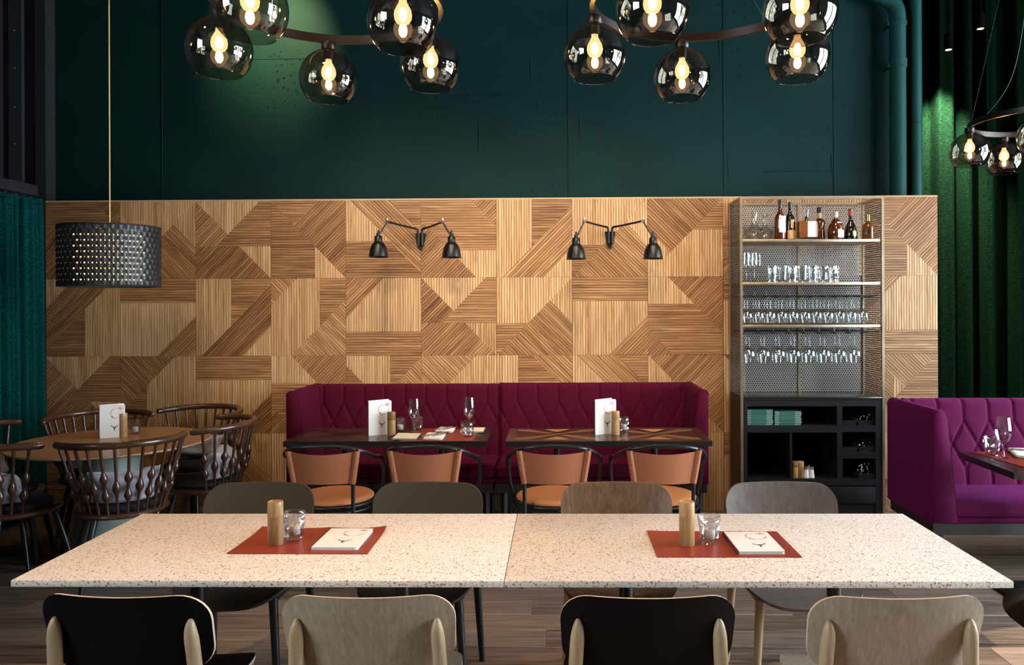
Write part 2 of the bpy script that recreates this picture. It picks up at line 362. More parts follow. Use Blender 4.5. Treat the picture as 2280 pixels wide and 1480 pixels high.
M['oak_leg'] = wood('pale oak turned', (0.30, 0.190, 0.095), (0.52, 0.37, 0.215), (26, 26, 2.0), 0.42, rand=0.1)
M['oak_shell'] = wood('pale oak veneer shell', (0.250, 0.180, 0.112), (0.45, 0.355, 0.245), (95, 95, 2.2), 0.42, rand=0.15, dist=0.5)
M['oak_shell2'] = wood('whitewashed oak veneer shell', (0.290, 0.210, 0.140), (0.48, 0.385, 0.285), (95, 95, 2.2), 0.42, rand=0.15, dist=0.5)
M['black_shell'] = pm('black stained shell', (0.0012, 0.0009, 0.0009), 0.6, 0, 0.12)
M['brown_shell'] = wood('dark smoked veneer shell', (0.0030, 0.0013, 0.0011), (0.0060, 0.0028, 0.0023), (34, 34, 1.5), 0.55, rand=0.05, spec=0.15)
M['olive_shell'] = pm('olive upholstery', (0.047, 0.035, 0.021), 0.75, 0, 0.25, sheen=0.25, bump=(700, 0.12))
M['walnut_shell'] = wood('walnut veneer shell', (0.045, 0.021, 0.011), (0.22, 0.125, 0.066), (30, 30, 0.9), 0.36, coat=0.15, rand=0.1)
M['grey_shell'] = wood('grey smoked veneer shell', (0.105, 0.078, 0.066), (0.19, 0.150, 0.130), (44, 44, 1.2), 0.36, coat=0.15, rand=0.1)
M['ply'] = pm('plywood edge', (0.66, 0.50, 0.34), 0.5)
M['mill'] = wood('acacia mill', (0.20, 0.090, 0.032), (0.50, 0.295, 0.125), (40, 40, 4.0), 0.34, rand=0.45, dist=0.8)
M['paper'] = pm('ivory card', (0.80, 0.765, 0.69), 0.55)
M['cream'] = pm('cream card', (0.80, 0.68, 0.46), 0.55)
M['ink_grey'] = pm('grey engraving print', (0.10, 0.10, 0.10), 0.6)
M['ink'] = pm('black print', (0.03, 0.03, 0.03), 0.6)
M['pink'] = pm('wine stain print', (0.52, 0.08, 0.17), 0.6)
M['rose'] = pm('pale rose print', (0.75, 0.33, 0.43), 0.6)
M['spine'] = pm('plum spine', (0.10, 0.012, 0.030), 0.5)
M['greenbook'] = pm('green cloth cover', (0.028, 0.115, 0.088), 0.6)
M['pages'] = pm('page block', (0.30, 0.40, 0.36), 0.7)
M['napkin'] = pm('white linen napkin', (0.82, 0.76, 0.66), 0.8, bump=(60, 0.15))
M['candle'] = pm('white wax', (0.85, 0.82, 0.76), 0.45)
M['glass'] = thinglass('clear stemware', (0.96, 0.97, 0.97), 0.10)
M['pane'] = thinglass('window pane', (0.97, 0.98, 0.98), 0.04)
M['crystal'] = thinglass('cut crystal', (0.90, 0.91, 0.91), 0.15)
M['lining'] = pm('bronze lining', (0.022, 0.011, 0.006), 0.38, 0.5)
M['spot_can'] = pm('matt black can', (0.0015, 0.0015, 0.0015), 0.9, 0, 0.03)
M['smoke'] = thinglass('smoked globe glass', (0.52, 0.48, 0.41), 0.12)
M['amber'] = pm('amber spirit bottle', (0.085, 0.018, 0.005), 0.06, 0, 0.6, coat=0.6)
M['darkglass'] = pm('dark bottle glass', (0.012, 0.008, 0.004), 0.06, 0, 0.6, coat=0.6)
M['honey'] = pm('honey spirit bottle', (0.20, 0.060, 0.014), 0.06, 0, 0.6, coat=0.6)
M['label_white'] = pm('white bottle label', (0.78, 0.72, 0.62), 0.5)
M['label_tan'] = pm('tan bottle label', (0.62, 0.37, 0.14), 0.5)
M['cap_black'] = pm('black cap', (0.012, 0.012, 0.012), 0.35)
M['cap_red'] = pm('red wax cap', (0.45, 0.045, 0.020), 0.4)
M['cap_gold'] = pm('gold foil', (0.60, 0.40, 0.15), 0.3, 1.0)
M['cork'] = pm('cork', (0.48, 0.33, 0.19), 0.7)
M['cabinet'] = wood('blackened oak cabinet', (0.0045, 0.0042, 0.0052), (0.010, 0.009, 0.011), (2, 40, 40), 0.42, rand=0.1, spec=0.35)
M['cabinet_in'] = pm('cabinet interior', (0.0015, 0.0015, 0.0025), 0.8, 0, 0.1)
M['stone'] = pm('black stone top', (0.013, 0.012, 0.011), 0.18, 0, 0.5, coat=0.3)
M['weave'] = pm('black leather strap', (0.013, 0.014, 0.016), 0.45, 0, 0.5)
M['gold_cord'] = pm('gold textile cord', (0.60, 0.41, 0.17), 0.5)
M['bulb'] = emit('glowing filament', (1.0, 0.62, 0.28), 620.0)
M['bulb_glass'] = bulbglass()
M['bulb_drum'] = emit('glowing pendant bulb', (1.0, 0.68, 0.34), 60.0)
M['diffuser'] = emit('lit paper diffuser', (1.0, 0.66, 0.33), 1.6)
M['spot_face'] = emit('spotlight face', (1.0, 0.66, 0.32), 5.0)
M['salt'] = pm('salt in glass', (0.80, 0.80, 0.80), 0.25)
# ================================================================ THE SETTING
XL, XR, YB, YF, ZC = -4.10, 6.00, -3.00, 8.30, 4.70
YW = 6.10                                            # front face of the slatted panelling
PLX = at(100, 620, YW).x; PRX = at(2088, 620, YW).x   # ends of the panelling
PTOP = 0.5 * (at(300, 449.5, YW).z + at(1700, 440, YW).z)

# floor: base slab with individually laid planks on it where the picture looks
struct(MB().box(XL - 0.2, XR + 0.2, YB - 0.2, YF + 0.2, -0.20, -0.004).build('floor_slab', M['floor'])).name = 'floor'
floor = bpy.data.objects['floor']
PW, PLN = 0.19, 1.35
pk = MB().rbox(-PLN / 2 + 0.0006, PLN / 2 - 0.0006, -PW / 2 + 0.0006, PW / 2 - 0.0006, -0.012, 0.0, 0.0012, 1).build('plank', M['floor'], floor)
first = True
for r in range(25):
    y = 2.55 + PW * (r + 0.5); off = (r * 0.47) % 1.0 * PLN
    for k in range(8):
        x = -4.55 + off + PLN * k
        if x - PLN / 2 > 5.6 or x - PLN / 2 < XL - 0.6: continue
        if first: o = pk; first = False
        else: o = obj('plank', pk.data, floor)
        o.location = (x, y, 0)

struct(MB().box(XL - 0.2, XR + 0.2, YB - 0.2, YF + 0.2, ZC, ZC + 0.2).build('ceiling', M['dark_ceiling']))

def wall_with_openings(name, axis, plane, a0, a1, opens, z0, z1, thick, mat):
    """wall along x (axis 'x', at y=plane) or along y (axis 'y', at x=plane) with window openings cut out"""
    mb = MB(); t0, t1 = sorted((plane, plane + thick))
    def put(u0, u1, w0, w1):
        if axis == 'x': mb.box(u0, u1, t0, t1, w0, w1)
        else: mb.box(t0, t1, u0, u1, w0, w1)
    put(a0, a1, 0, z0); put(a0, a1, z1, ZC); u = a0
    for (p, q) in sorted(opens): put(u, p, z0, z1); u = q
    put(u, a1, z0, z1)
    return struct(mb.build(name, mat, smooth=False))
WIN = [0]
def window(axis, plane, u0, u1, z0, z1, nu, nz, inward):
    WIN[0] += 1
    root = struct(empty('window_%d' % WIN[0])); fr = MB(); d = 0.05
    def bar(mb, p, q, a, b):
        if axis == 'x': mb.box(p, q, plane - d, plane + d, a, b)
        else: mb.box(plane - d, plane + d, p, q, a, b)
    w = 0.05
    bar(fr, u0, u1, z0, z0 + w); bar(fr, u0, u1, z1 - w, z1); bar(fr, u0, u0 + w, z0, z1); bar(fr, u1 - w, u1, z0, z1)
    fr.build('window_frame', M['steel'], root, smooth=False)
    for i in range(1, nu):
        mb = MB(); u = u0 + (u1 - u0) * i / nu; bar(mb, u - 0.025, u + 0.025, z0, z1); mb.build('mullion', M['steel'], root, smooth=False)
    for i in range(1, nz):
        mb = MB(); z = z0 + (z1 - z0) * i / nz; bar(mb, u0, u1, z - 0.02, z + 0.02); mb.build('mullion', M['steel'], root, smooth=False)
    mb = MB(); e = 0.003
    if axis == 'x': mb.box(u0 + w, u1 - w, plane - e, plane + e, z0 + w, z1 - w)
    else: mb.box(plane - e, plane + e, u0 + w, u1 - w, z0 + w, z1 - w)
    mb.build('pane', M['pane'], root, smooth=False)
    # light portal for the sky behind the opening
    L = bpy.data.lights.new('sky portal', 'AREA'); L.shape = 'RECTANGLE'; L.size = u1 - u0; L.size_y = z1 - z0; L.cycles.is_portal = True
    o = bpy.data.objects.new('sky_portal', L); C.objects.link(o); o.parent = root
    cu, cz = (u0 + u1) / 2, (z0 + z1) / 2
    o.location = (cu, plane, cz) if axis == 'x' else (plane, cu, cz)
    o.rotation_euler = Vector(inward).to_track_quat('-Z', 'Z').to_euler()
ow = [(0.9, 2.8), (3.1, 5.2)]
wall_with_openings('wall_right', 'y', XR, YB, YF, ow, 0.35, 4.1, 0.25, M['plaster'])
for (p, q) in ow: window('y', XR + 0.12, p, q, 0.35, 4.1, 3, 5, (-1, 0, 0))
wall_with_openings('wall_behind', 'x', YB, XL, XR, [], 0.35, 4.1, -0.25, M['plaster_dark'])
ol = [(-1.6, 0.8)]
wall_with_openings('wall_left', 'y', XL, YB, 6.6, ol, 2.2, 4.1, -0.25, M['black_wall'])
for (p, q) in ol: window('y', XL - 0.12, p, q, 2.2, 4.1, 3, 3, (1, 0, 0))

# green concrete wall above the panelling
GX1 = at(2054, 300, 6.35).x
gw = struct(MB().box(XL, GX1, 6.35, 6.62, 0, ZC).build('wall_back', M['green_wall'], smooth=False))
for px in (361, 1266, 1612, 1857):
    x = at(px, 300, 6.35).x
    w = 0.006 if px != 361 else 0.004
    MB().rbox(x - w, x + w, 6.3455, 6.352, 2.30, ZC, 0.002, 1).build('formwork_seam', M['green_wall'], gw)
for (pa, pb, py) in ((1000, 1266, 212), (1700, 2050, 381), (440, 800, 132)):
    a, b2 = at(pa, py, 6.35), at(pb, py, 6.35)
    MB().rbox(a.x, b2.x, 6.346, 6.352, a.z - 0.005, a.z + 0.004, 0.002, 1).build('formwork_seam', M['green_wall'], gw)
random.seed(5)
for px, py, h in ((1065, 260, 0.30), (1065, 300, 0.2), (1180, 120, 0.22), (1290, 250, 0.28), (1545, 120, 0.3), (1620, 330, 0.3), (1850, 330, 0.25), (1600, 60, 0.3)):
    p = at(px, py, 6.35)
    MB().tube([(p.x, 6.352, p.z), (p.x + 0.006, 6.3495, p.z - h * 0.4), (p.x + 0.01, 6.352, p.z - h)], [0.002, 0.006, 0.003], 6).build('paint_run', M['green_wall'], gw)
struct(MB().box(GX1, XR, YF, YF + 0.2, 0, ZC).build('wall_corner', M['black_wall'], smooth=False))
struct(MB().box(GX1 - 0.25, GX1, 6.62, YF, 0, ZC).build('wall_return', M['black_wall'], smooth=False))

# ---- slatted oak panelling
H_, V_, D_, B_ = 'H', 'V', 'D', 'B'
def sp(a, b, c, pos, neg): return (a, b, c, pos, neg)          # a*u + b*v > c ? pos : neg   (u right, v down)
T1 = sp(1, 1, 1.005, sp(1, -1, .405, V_, B_), sp(0, 1, .59, H_, V_))
T2 = sp(0, 1, .585, sp(1, -1, 0, V_, D_), sp(1, 1, .858, H_, sp(1, -1, 0, V_, D_)))
T3 = sp(1, -1, 0, sp(1, 1, .63, D_, H_), sp(1, 0, .59, V_, H_))
T4 = sp(1, -1, .585, H_, sp(1, -1, .06, B_, sp(0, 1, .525, H_, V_)))
T5 = sp(1, -1, .66, D_, sp(1, -1, -.265, sp(0, 1, .65, V_, H_), D_))
T5R = sp(1, -1, .265, D_, sp(1, -1, -.66, sp(0, 1, .35, H_, V_), D_))
T6 = sp(1, 1, 1.62, V_, sp(1, 1, 1.08, D_, sp(1, 0, .47, H_, V_)))
T6R = sp(1, 1, .92, sp(1, 0, .53, V_, H_), sp(1, 1, .38, D_, V_))
T7 = sp(1, 1, .995, sp(0, 1, .4, V_, H_), sp(1, -1, -.385, B_, V_))
T8 = sp(0, 1, .31, sp(1, 1, 1.48, D_, V_), H_)
T8R = sp(0, 1, .69, H_, sp(1, 1, .52, V_, D_))
T9 = sp(1, 1, 1.27, B_, sp(1, 1, .35, sp(1, 0, .653, H_, V_), B_))
T9R = sp(1, 1, 1.65, B_, sp(1, 1, .73, sp(1, 0, .347, V_, H_), B_))
X0 = sp(1, -1, .66, D_, sp(0, 1, .33, D_, H_))
X1 = sp(1, 1, 1.02, B_, sp(1, -1, -.13, sp(1, 0, .585, H_, V_), H_))
X2 = sp(1, -1, .47, B_, sp(1, 0, .285, H_, V_))
X3 = sp(1, -1, 0, D_, V_)
X4 = sp(1, 1, .98, sp(0, 1, .55, V_, H_), sp(1, -1, .12, B_, sp(1, 0, .41, V_, sp(0, 1, .66, H_, B_))))
ROWS = [[X0, T1, T2, T3, T4, T5, T6, T1, T7, T5R, V_, T3],
        [T6R, T8, T6, T9, T8R, T2, T1, T8, T5R, T8, T6, T8R],
        [T2, T9R, T8, T5R, X1, T9R, X2, T4, X3, X3, T3, X4],
        [T3, T4, T1, V_, T6, T2, T7, T9, V_, T8, T5, T1]]
def clip(poly, a, b, c):                                       # keep a*x + b*y >= c
    out = []
    for i in range(len(poly)):
        p, q = poly[i], poly[(i + 1) % len(poly)]
        dp, dq = a * p[0] + b * p[1] - c, a * q[0] + b * q[1] - c
        if dp >= 0: out.append(p)
        if dp * dq < 0:
            t = dp / (dp - dq); out.append((p[0] + (q[0] - p[0]) * t, p[1] + (q[1] - p[1]) * t))
    return out
def area(p): return 0.5 * abs(sum(p[i][0] * p[(i + 1) % len(p)][1] - p[(i + 1) % len(p)][0] * p[i][1] for i in range(len(p)))) if len(p) > 2 else 0
def leaves(t, poly, out):
    if area(poly) < 1e-4: return
    if isinstance(t, str): out.append((poly, t)); return
    a, b, c, pos, neg = t
    leaves(pos, clip(poly, a, b, c), out); leaves(neg, clip(poly, -a, -b, -c), out)
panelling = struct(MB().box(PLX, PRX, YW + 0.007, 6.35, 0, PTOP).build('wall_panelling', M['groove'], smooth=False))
colx = [at(px, 620, YW).x for px in (100, 267.5, 435.7, 603, 770, 937.6, 1105.3, 1274, 1442.2, 1610, 1752, 1920, 2088)]
rowz = [PTOP - PTOP * i / 4 for i in range(5)]
TONE = {'V': 0.77, 'H': 0.39, 'D': 0.38, 'B': 0.47}
DIRV = {'V': (0, 1), 'H': (1, 0), 'D': (0.7071, 0.7071), 'B': (0.7071, -0.7071)}   # x right, z up
PITCH, GAP, TH = 0.0202, 0.0032, 0.007
random.seed(21)
def slat_field(poly, d, tone):
    dx, dz = DIRV[d]; nx, nz = -dz, dx
    pr = [p[0] * nx + p[1] * nz for p in poly]; lo, hi = min(pr), max(pr)
    n = max(1, round((hi - lo) / PITCH)); pitch = (hi - lo) / n if d in 'VH' else PITCH
    vs, fs, uvs, tones = [], [], [], []
    base = lo; o1, o2 = random.uniform(0, 9), random.uniform(0, 9)      # one sheet of veneer runs across the grooves
    for k in range(n + 2):
        a, b2 = base + k * pitch + GAP / 2, base + (k + 1) * pitch - GAP / 2
        q = clip(clip(poly, nx, nz, a), -nx, -nz, -b2)
        if area(q) < 4e-5: continue
        t = tone + random.uniform(-0.075, 0.075)
        m = len(q); i0 = len(vs)
        front = [(p[0], YW, p[1]) for p in q]; back = [(p[0], YW + TH, p[1]) for p in q]
        vs += front + back
        def U(p): return (p[0] * dx + p[1] * dz + o1, p[0] * nx + p[1] * nz + o2)
        fs.append(tuple(range(i0, i0 + m))); uvs += [U(p) for p in q]; tones.append(t)
        for i in range(m):
            j = (i + 1) % m
            fs.append((i0 + i, i0 + m + i, i0 + m + j, i0 + j)); uvs += [U(q[i]), U(q[i]), U(q[j]), U(q[j])]; tones.append(t)
    if not fs: return None
    me = bpy.data.meshes.new('slat_field'); me.from_pydata(vs, [], fs); me.materials.append(M['slat'])
    ul = me.uv_layers.new(name='UVMap'); ul.data.foreach_set('uv', [c for uv in uvs for c in uv])
    at_ = me.attributes.new('tone', 'FLOAT', 'FACE'); at_.data.foreach_set('value', tones)
    me.update(); return me
for r in range(4):
    for c in range(12):
        x0, x1 = colx[c], colx[c + 1]; z1, z0 = rowz[r], rowz[r + 1]; full = 0.588
        wu = (x1 - x0) / full if c == 9 else 1.0
        lv = []; leaves(ROWS[r][c], [(0, 0), (wu, 0), (wu, 1), (0, 1)], lv)
        for poly, d in lv:
            P = [(x0 + (p[0] / wu) * (x1 - x0), z1 - p[1] * (z1 - z0)) for p in poly]
            P = clip(clip(P, 1, 0, x0 + 0.0007), -1, 0, -(x1 - 0.0007))
            P = clip(clip(P, 0, 1, z0 + 0.0007), 0, -1, -(z1 - 0.0007))
            if r > 0 and c in (9, 10):               # shade behind the cabinet put in as bare dark board, only its edge slatted
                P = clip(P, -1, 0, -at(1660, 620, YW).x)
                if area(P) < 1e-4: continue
            me = slat_field(P, d, TONE[d] + random.uniform(-0.10, 0.10))
            if me: obj('slat_field', me, panelling)
dg = at(1610, 577, YW)      # flush service door beside the shelf: a dark shadow gap
MB().box(dg.x - 0.003, dg.x + 0.003, YW - 0.0006, YW + 0.006, at(1610, 1083, YW).z, dg.z).build('door_gap', M['groove'], panelling, smooth=False)
MB().box(dg.x, dg.x + 0.5, YW - 0.0006, YW + 0.006, dg.z - 0.003, dg.z + 0.003).build('door_gap', M['groove'], panelling, smooth=False)
bx = at(1018, 633, YW)      # small repair patch in the veneer
MB().rbox(bx.x - 0.024, bx.x + 0.024, YW - 0.0012, YW, bx.z - 0.026, bx.z + 0.022, 0.0006, 1).build('veneer_patch', wood('patch', (0.42, 0.25, 0.11), (0.55, 0.36, 0.18), (20, 20, 3)), panelling)
MB().box(PLX, PRX, YW - 0.001, 6.35, PTOP, PTOP + 0.012).build('top_cap', wood('oak cap', (0.40, 0.26, 0.13), (0.52, 0.36, 0.20), (2, 30, 30)), panelling, smooth=False)

# ---- painted drain pipes at the end of the green wall
def pipe(name, pts, r, label, collars):
    root = empty(name, (0, 0, 0), 0, label, 'pipe', 'drain pipes on the green wall')
    MB().tube(pts, r, 20).build('pipe_run', M['pipe'], root)
    for (x, y, z, h) in collars:
        MB().lathe([(r, -h / 2), (r * 1.13, -h / 2 + 0.004), (r * 1.13, h / 2 - 0.004), (r, h / 2)], 20, (x, y, z)).build('collar', M['pipe'], root)
    return root
p1 = at(1999, 300, 6.24)
pts = [(p1.x, 6.24, PTOP + 0.013), (p1.x, 6.24, 3.86)] + [(p1.x - 0.16 + 0.16 * math.cos(a), 6.24, 3.86 + 0.16 * math.sin(a)) for a in [PI / 16 * k for k in range(1, 7)]]
pts.append((pts[-1][0] - 0.5, 6.24, pts[-1][2] + 0.25))
pr_ = pipe('drain_pipe', pts, 0.0625, 'thick green drain pipe that bends left near the top', [(p1.x, 6.24, at(1999, 142, 6.24).z, 0.07), (p1.x, 6.24, at(1999, 53, 6.24).z, 0.035)])
for py in (53, 146):
    z = at(1999, py, 6.24).z
    MB().box(p1.x - 0.085, p1.x - 0.055, 6.22, 6.3495, z - 0.018, z + 0.018).build('bracket', M['pipe'], pr_, smooth=False)
p2 = at(2039, 300, 6.30)
pipe('drain_pipe', [(p2.x, 6.30, PTOP + 0.013), (p2.x, 6.30, 4.65)], 0.044, 'slim straight green pipe at the corner of the wall', [(p2.x, 6.30, at(2039, 275, 6.3).z, 0.012)])

# ---- riveted steel window frame over the left curtain
sf = empty('steel_frame', (XL, 5.4, 0), 0, 'black riveted steel frame above the teal curtain', 'steel frame', kind='structure')
sfm = lambda mb, n, m: mb.build(n, m, sf, smooth=False)
inv = Matrix.Translation((-XL, -5.4, 0))
c0 = at(100, 620, 6.08).x
mb = MB().box(XL, c0 - 0.004, 5.98, 6.10, 0, ZC, M=inv); sfm(mb, 'corner_post', M['steel'])
mb = MB().box(XL, XL + 0.10, 4.6, 5.98, 2.44, 2.53, M=inv); sfm(mb, 'transom', pm('scuffed steel', (0.045, 0.042, 0.05), 0.4, 0.6, var=0.3))
mb = MB().box(XL, XL + 0.06, 5.72, 5.86, 2.53, ZC, M=inv); sfm(mb, 'stile', M['steel'])
mb = MB().box(XL, XL + 0.02, 4.6, 5.72, 2.53, ZC, M=inv); sfm(mb, 'blind_panel', pm('dark plum sheet', (0.010, 0.008, 0.016), 0.5, 0.3))
for py in (68, 152, 238, 320, 412):
    z = at(42, py, 5.8).z
    MB().lathe([(0.0, 0.008), (0.008, 0.006), (0.011, 0.0)], 10, M=inv @ Matrix.Translation((XL + 0.06, 5.79, z)) @ Matrix.Rotation(PI / 2, 4, 'Y')).build('rivet', M['chrome'], sf)

# ---- curtains
def curtain(name, p0, p1, z0, z1, n, amp, mat, label, gather=0.5, seed=1, hem=0.0):
    """velvet hung in uneven folds between two plan points, flared towards the hem"""
    rnd = random.Random(seed); p0 = Vector((*p0, 0)); p1 = Vector((*p1, 0)); d = p1 - p0; L = d.length; d.normalize(); nn = Vector((-d.y, d.x, 0))
    ph = [rnd.uniform(0, 6.28) for _ in range(6)]; nu = n * 14; nv = 26
    def f(u, v):
        s = u * L; w = 2 * PI * n * u
        a = amp * (gather + (1 - gather) * v)
        fold = math.sin(w + 0.9 * math.sin(w * 0.37 + ph[0]) + 0.35 * v * math.sin(w * 0.21 + ph[1])) + 0.35 * math.sin(2.3 * w + ph[2]) * (1 - 0.5 * v)
        q = p0 + d * (s + 0.25 * amp * math.cos(w + ph[3])) + nn * (a * fold + hem * v)
        return (q.x, q.y, z1 + (z0 - z1) * v)
    root = empty(name, (p0 + d * L / 2)[:2] + (0,), 0, label, 'curtain')
    inv = Matrix.Translation(-Vector(root.location))
    o = MB().grid(f, nu, nv, M=inv).build('cloth', mat, root, angle=180, fix=False)
    md = o.modifiers.new('thickness', 'SOLIDIFY'); md.thickness = 0.006
    def tape(u, v):
        q = Vector(f(u, v * 0.02)); return (q.x, q.y, z1 + 0.03 - v * 0.05)
    MB().grid(tape, nu, 1, M=inv).build('heading_tape', mat, root, angle=180, fix=False)
    rail = [(p0 - d * 0.05) + Vector((0, 0, z1 + 0.035)), p1 + d * 0.05 + Vector((0, 0, z1 + 0.035))]
    MB().tube(rail, 0.012, 10, M=inv).build('curtain_rail', M['steel'], root)
    return root
curtain('curtain', (XL + 0.12, 4.6), (XL + 0.12, 5.98), 0.02, 2.40, 15, 0.042, M['velvet_teal'], 'teal velvet curtain hanging beside the round table', 0.45, 3)
curtain('curtain', (5.9, 7.05), (3.02, 7.05), 0.02, 4.45, 13, 0.085, M['velvet_green'], 'tall dark green velvet curtain behind the violet booth', 0.8, 8)
# ================================================================ FURNITURE
# ---- terrazzo tables
TZ = 0.74
TFY = atz(1124, 1293, TZ).y; TBY = atz(1154, 1143, TZ).y
tx = [atz(20, 1293, TZ).x, atz(1122.5, 1293, TZ).x, atz(2256, 1293, TZ).x]
def terrazzo_table(x0, x1, legs, label):
    cx = (x0 + x1) / 2; root = empty('terrazzo_table', (cx, (TFY + TBY) / 2, 0), 0, label, 'table', 'terrazzo tables pushed end to end')
    I = Matrix.Translation((-cx, -(TFY + TBY) / 2, 0)); ym = (TFY + TBY) / 2
    MB().rbox(x0 + 0.001, x1 - 0.001, TFY, TBY, TZ - 0.021, TZ, 0.002, 2, M=I).build('tabletop', M['terrazzo'], root)
    for lx in legs:
        MB().lathe([(0.05, -0.02), (0.05, -0.004), (0.0255, 0.0), (0.0255, -TZ + 0.05), (0.0255, -TZ + 0.03)], 20, (lx, ym, TZ - 0.023), M=I).build('leg', M['black_metal'], root)
        MB().rbox(lx - 0.05, lx + 0.05, ym - 0.27, ym + 0.27, 0.0, 0.022, 0.008, 2, M=I).build('foot', M['black_metal'], root)
    MB().box(x0 + 0.25, x1 - 0.25, ym - 0.03, ym + 0.03, TZ - 0.036, TZ - 0.0215, M=I).build('support_rail', M['black_metal'], root, smooth=False)
legx = [atz(453, 1390, 0.5).x, atz(890, 1390, 0.5).x]
terrazzo_table(tx[0], tx[1], [tx[0] + 0.415, tx[1] - 0.40], 'speckled terrazzo table in the foreground, left of the seam')
terrazzo_table(tx[1], tx[2], [tx[1] + 0.415, tx[2] - 0.42], 'speckled terrazzo table in the foreground, right of the seam')

# ---- moulded shell chairs
def shell_back(mb, W=0.25, Wb=0.238, z0=0.562, z1=0.802, Rt=0.085, Rb=0.075, th=0.011, lean=0.055, wrap=0.052, y0=-0.198, nx=22):
    zs = [z0 + Rb * (1 - math.cos(PI / 2 * k / 7)) for k in range(7)] + [z0 + Rb + (z1 - Rt - z0 - Rb) * k / 5 for k in range(6)] + [z1 - Rt + Rt * math.sin(PI / 2 * k / 7) for k in range(1, 8)]
    rows = []
    for z in zs:
        w = Wb + (W - Wb) * (z - z0) / (z1 - z0)
        if z > z1 - Rt: w += -Rt + math.sqrt(max(0, Rt * Rt - (z - z1 + Rt) ** 2))
        if z < z0 + Rb: w += -Rb + math.sqrt(max(0, Rb * Rb - (z0 + Rb - z) ** 2))
        rows.append((z, w))
    def pt(i, j, side):
        z, w = rows[j]; s = -1 + 2 * i / nx; x = s * w; t = (z - z0) / (z1 - z0)
        y = y0 - lean * t + wrap * (x / 0.25) ** 2 + 0.006 * math.cos(PI * t)
        return (x, y - (th if side else 0), z + (0.0015 if side else 0))
    n, m = nx + 1, len(rows)
    vs = [pt(i, j, 0) for j in range(m) for i in range(n)] + [pt(i, j, 1) for j in range(m) for i in range(n)]
    fr, bk, ed = [], [], []
    for j in range(m - 1):
        for i in range(nx):
            a = j * n + i; fr.append((a + 1, a, a + n, a + n + 1)); bk.append((m * n + a, m * n + a + 1, m * n + a + n + 1, m * n + a + n))
    loop = [i for i in range(n)] + [j * n + nx for j in range(1, m)] + [(m - 1) * n + i for i in range(nx - 1, -1, -1)] + [j * n for j in range(m - 2, 0, -1)]
    for k in range(len(loop)):
        a, b2 = loop[k], loop[(k + 1) % len(loop)]; ed.append((a, b2, b2 + m * n, a + m * n))
    b0 = len(mb.v); mb.v += vs
    for lst, mi in ((fr, 0), (bk, 1), (ed, 2)):
        for f in lst: mb.f.append(tuple(i + b0 for i in f)); mb.m.append(mi)
def shell_seat(mb, th=0.012):
    nr, na = 9, 40; layers = []
    def S_(r, a, dz):
        ca, sa = math.cos(a), math.sin(a); e = 2 / 3.4
        x = 0.235 * r * math.copysign(abs(ca) ** e, ca); y = 0.015 + 0.225 * r * math.copysign(abs(sa) ** e, sa)
        x *= 1 - 0.10 * max(0, -y / 0.24)
        z = 0.452 + 0.016 * (x / 0.235) ** 2 - 0.030 * max(0, (y - 0.12) / 0.12) ** 2 + 0.020 * max(0, (-y - 0.12) / 0.12) ** 2
        return (x, y, z + dz)
    b0 = len(mb.v)
    for dz in (0, -th):
        mb.v.append(S_(0, 0, dz))
        for k in range(1, nr + 1): mb.v += [S_(k / nr, 2 * PI * i / na, dz) for i in range(na)]
    st = 1 + nr * na
    def q(f, mi): mb.f.append(tuple(i + b0 for i in f)); mb.m.append(mi)
    for l in (0, 1):
        o = l * st; mi = l
        for i in range(na): q((o, o + 1 + i, o + 1 + (i + 1) % na) if l == 0 else (o, o + 1 + (i + 1) % na, o + 1 + i), mi)
        for k in range(nr - 1):
            for i in range(na):
                a, b2 = o + 1 + k * na + i, o + 1 + k * na + (i + 1) % na
                f = (a, a + na, b2 + na, b2); q(f if l == 0 else f[::-1], mi)
    o = 1 + (nr - 1) * na
    for i in range(na): q((o + i, o + st + i, o + st + (i + 1) % na, o + (i + 1) % na), 2)
def shell_chair(loc, rz, label, front, back, edge, leg, group, seat=None):
    root = empty('shell_chair', loc, rz, label, 'chair', group)
    mb = MB(); shell_back(mb); mb.build('backrest', [front, back, edge], root, angle=50, fix=False)
    mb = MB(); shell_seat(mb); mb.build('seat', [seat or front, seat or back, edge], root, angle=50, fix=False)
    for s in (-1, 1):
        pts = smoothpath([(s * 0.232, -0.255, 0.0), (s * 0.218, -0.222, 0.30), (s * 0.209, -0.205, 0.50), (s * 0.202, -0.213, 0.62), (s * 0.198, -0.222, 0.690), (s * 0.197, -0.2225, 0.715), (s * 0.1965, -0.2195, 0.730)], 4)
        rs = [0.0125 + 0.0075 * min(1, p.z / 0.45) if p.z < 0.66 else max(0.003, 0.02 * math.sqrt(max(0, 1 - ((p.z - 0.66) / 0.0715) ** 2))) for p in pts]
        MB().tube(pts, rs, 16).build('rear_leg', leg, root)
        MB().tube([(s * 0.225, 0.215, 0.0), (s * 0.205, 0.185, 0.25), (s * 0.190, 0.165, 0.437)], [0.012, 0.016, 0.0185], 14).build('front_leg', leg, root)
        MB().tube(smoothpath([(s * 0.205, -0.205, 0.43), (s * 0.195, -0.05, 0.424), (s * 0.190, 0.165, 0.425)], 4), [0.014] * 9, 10).build('side_rail', leg, root)
    for y in (-0.12, 0.12):
        MB().rbox(-0.195, 0.195, y - 0.014, y + 0.014, 0.405, 0.432, 0.006, 2).build('cross_rail', leg, root)
    return root
NEAR = [(272, -2.0), (812, 0.6), (1444, 0.4), (2004, 1.2)]
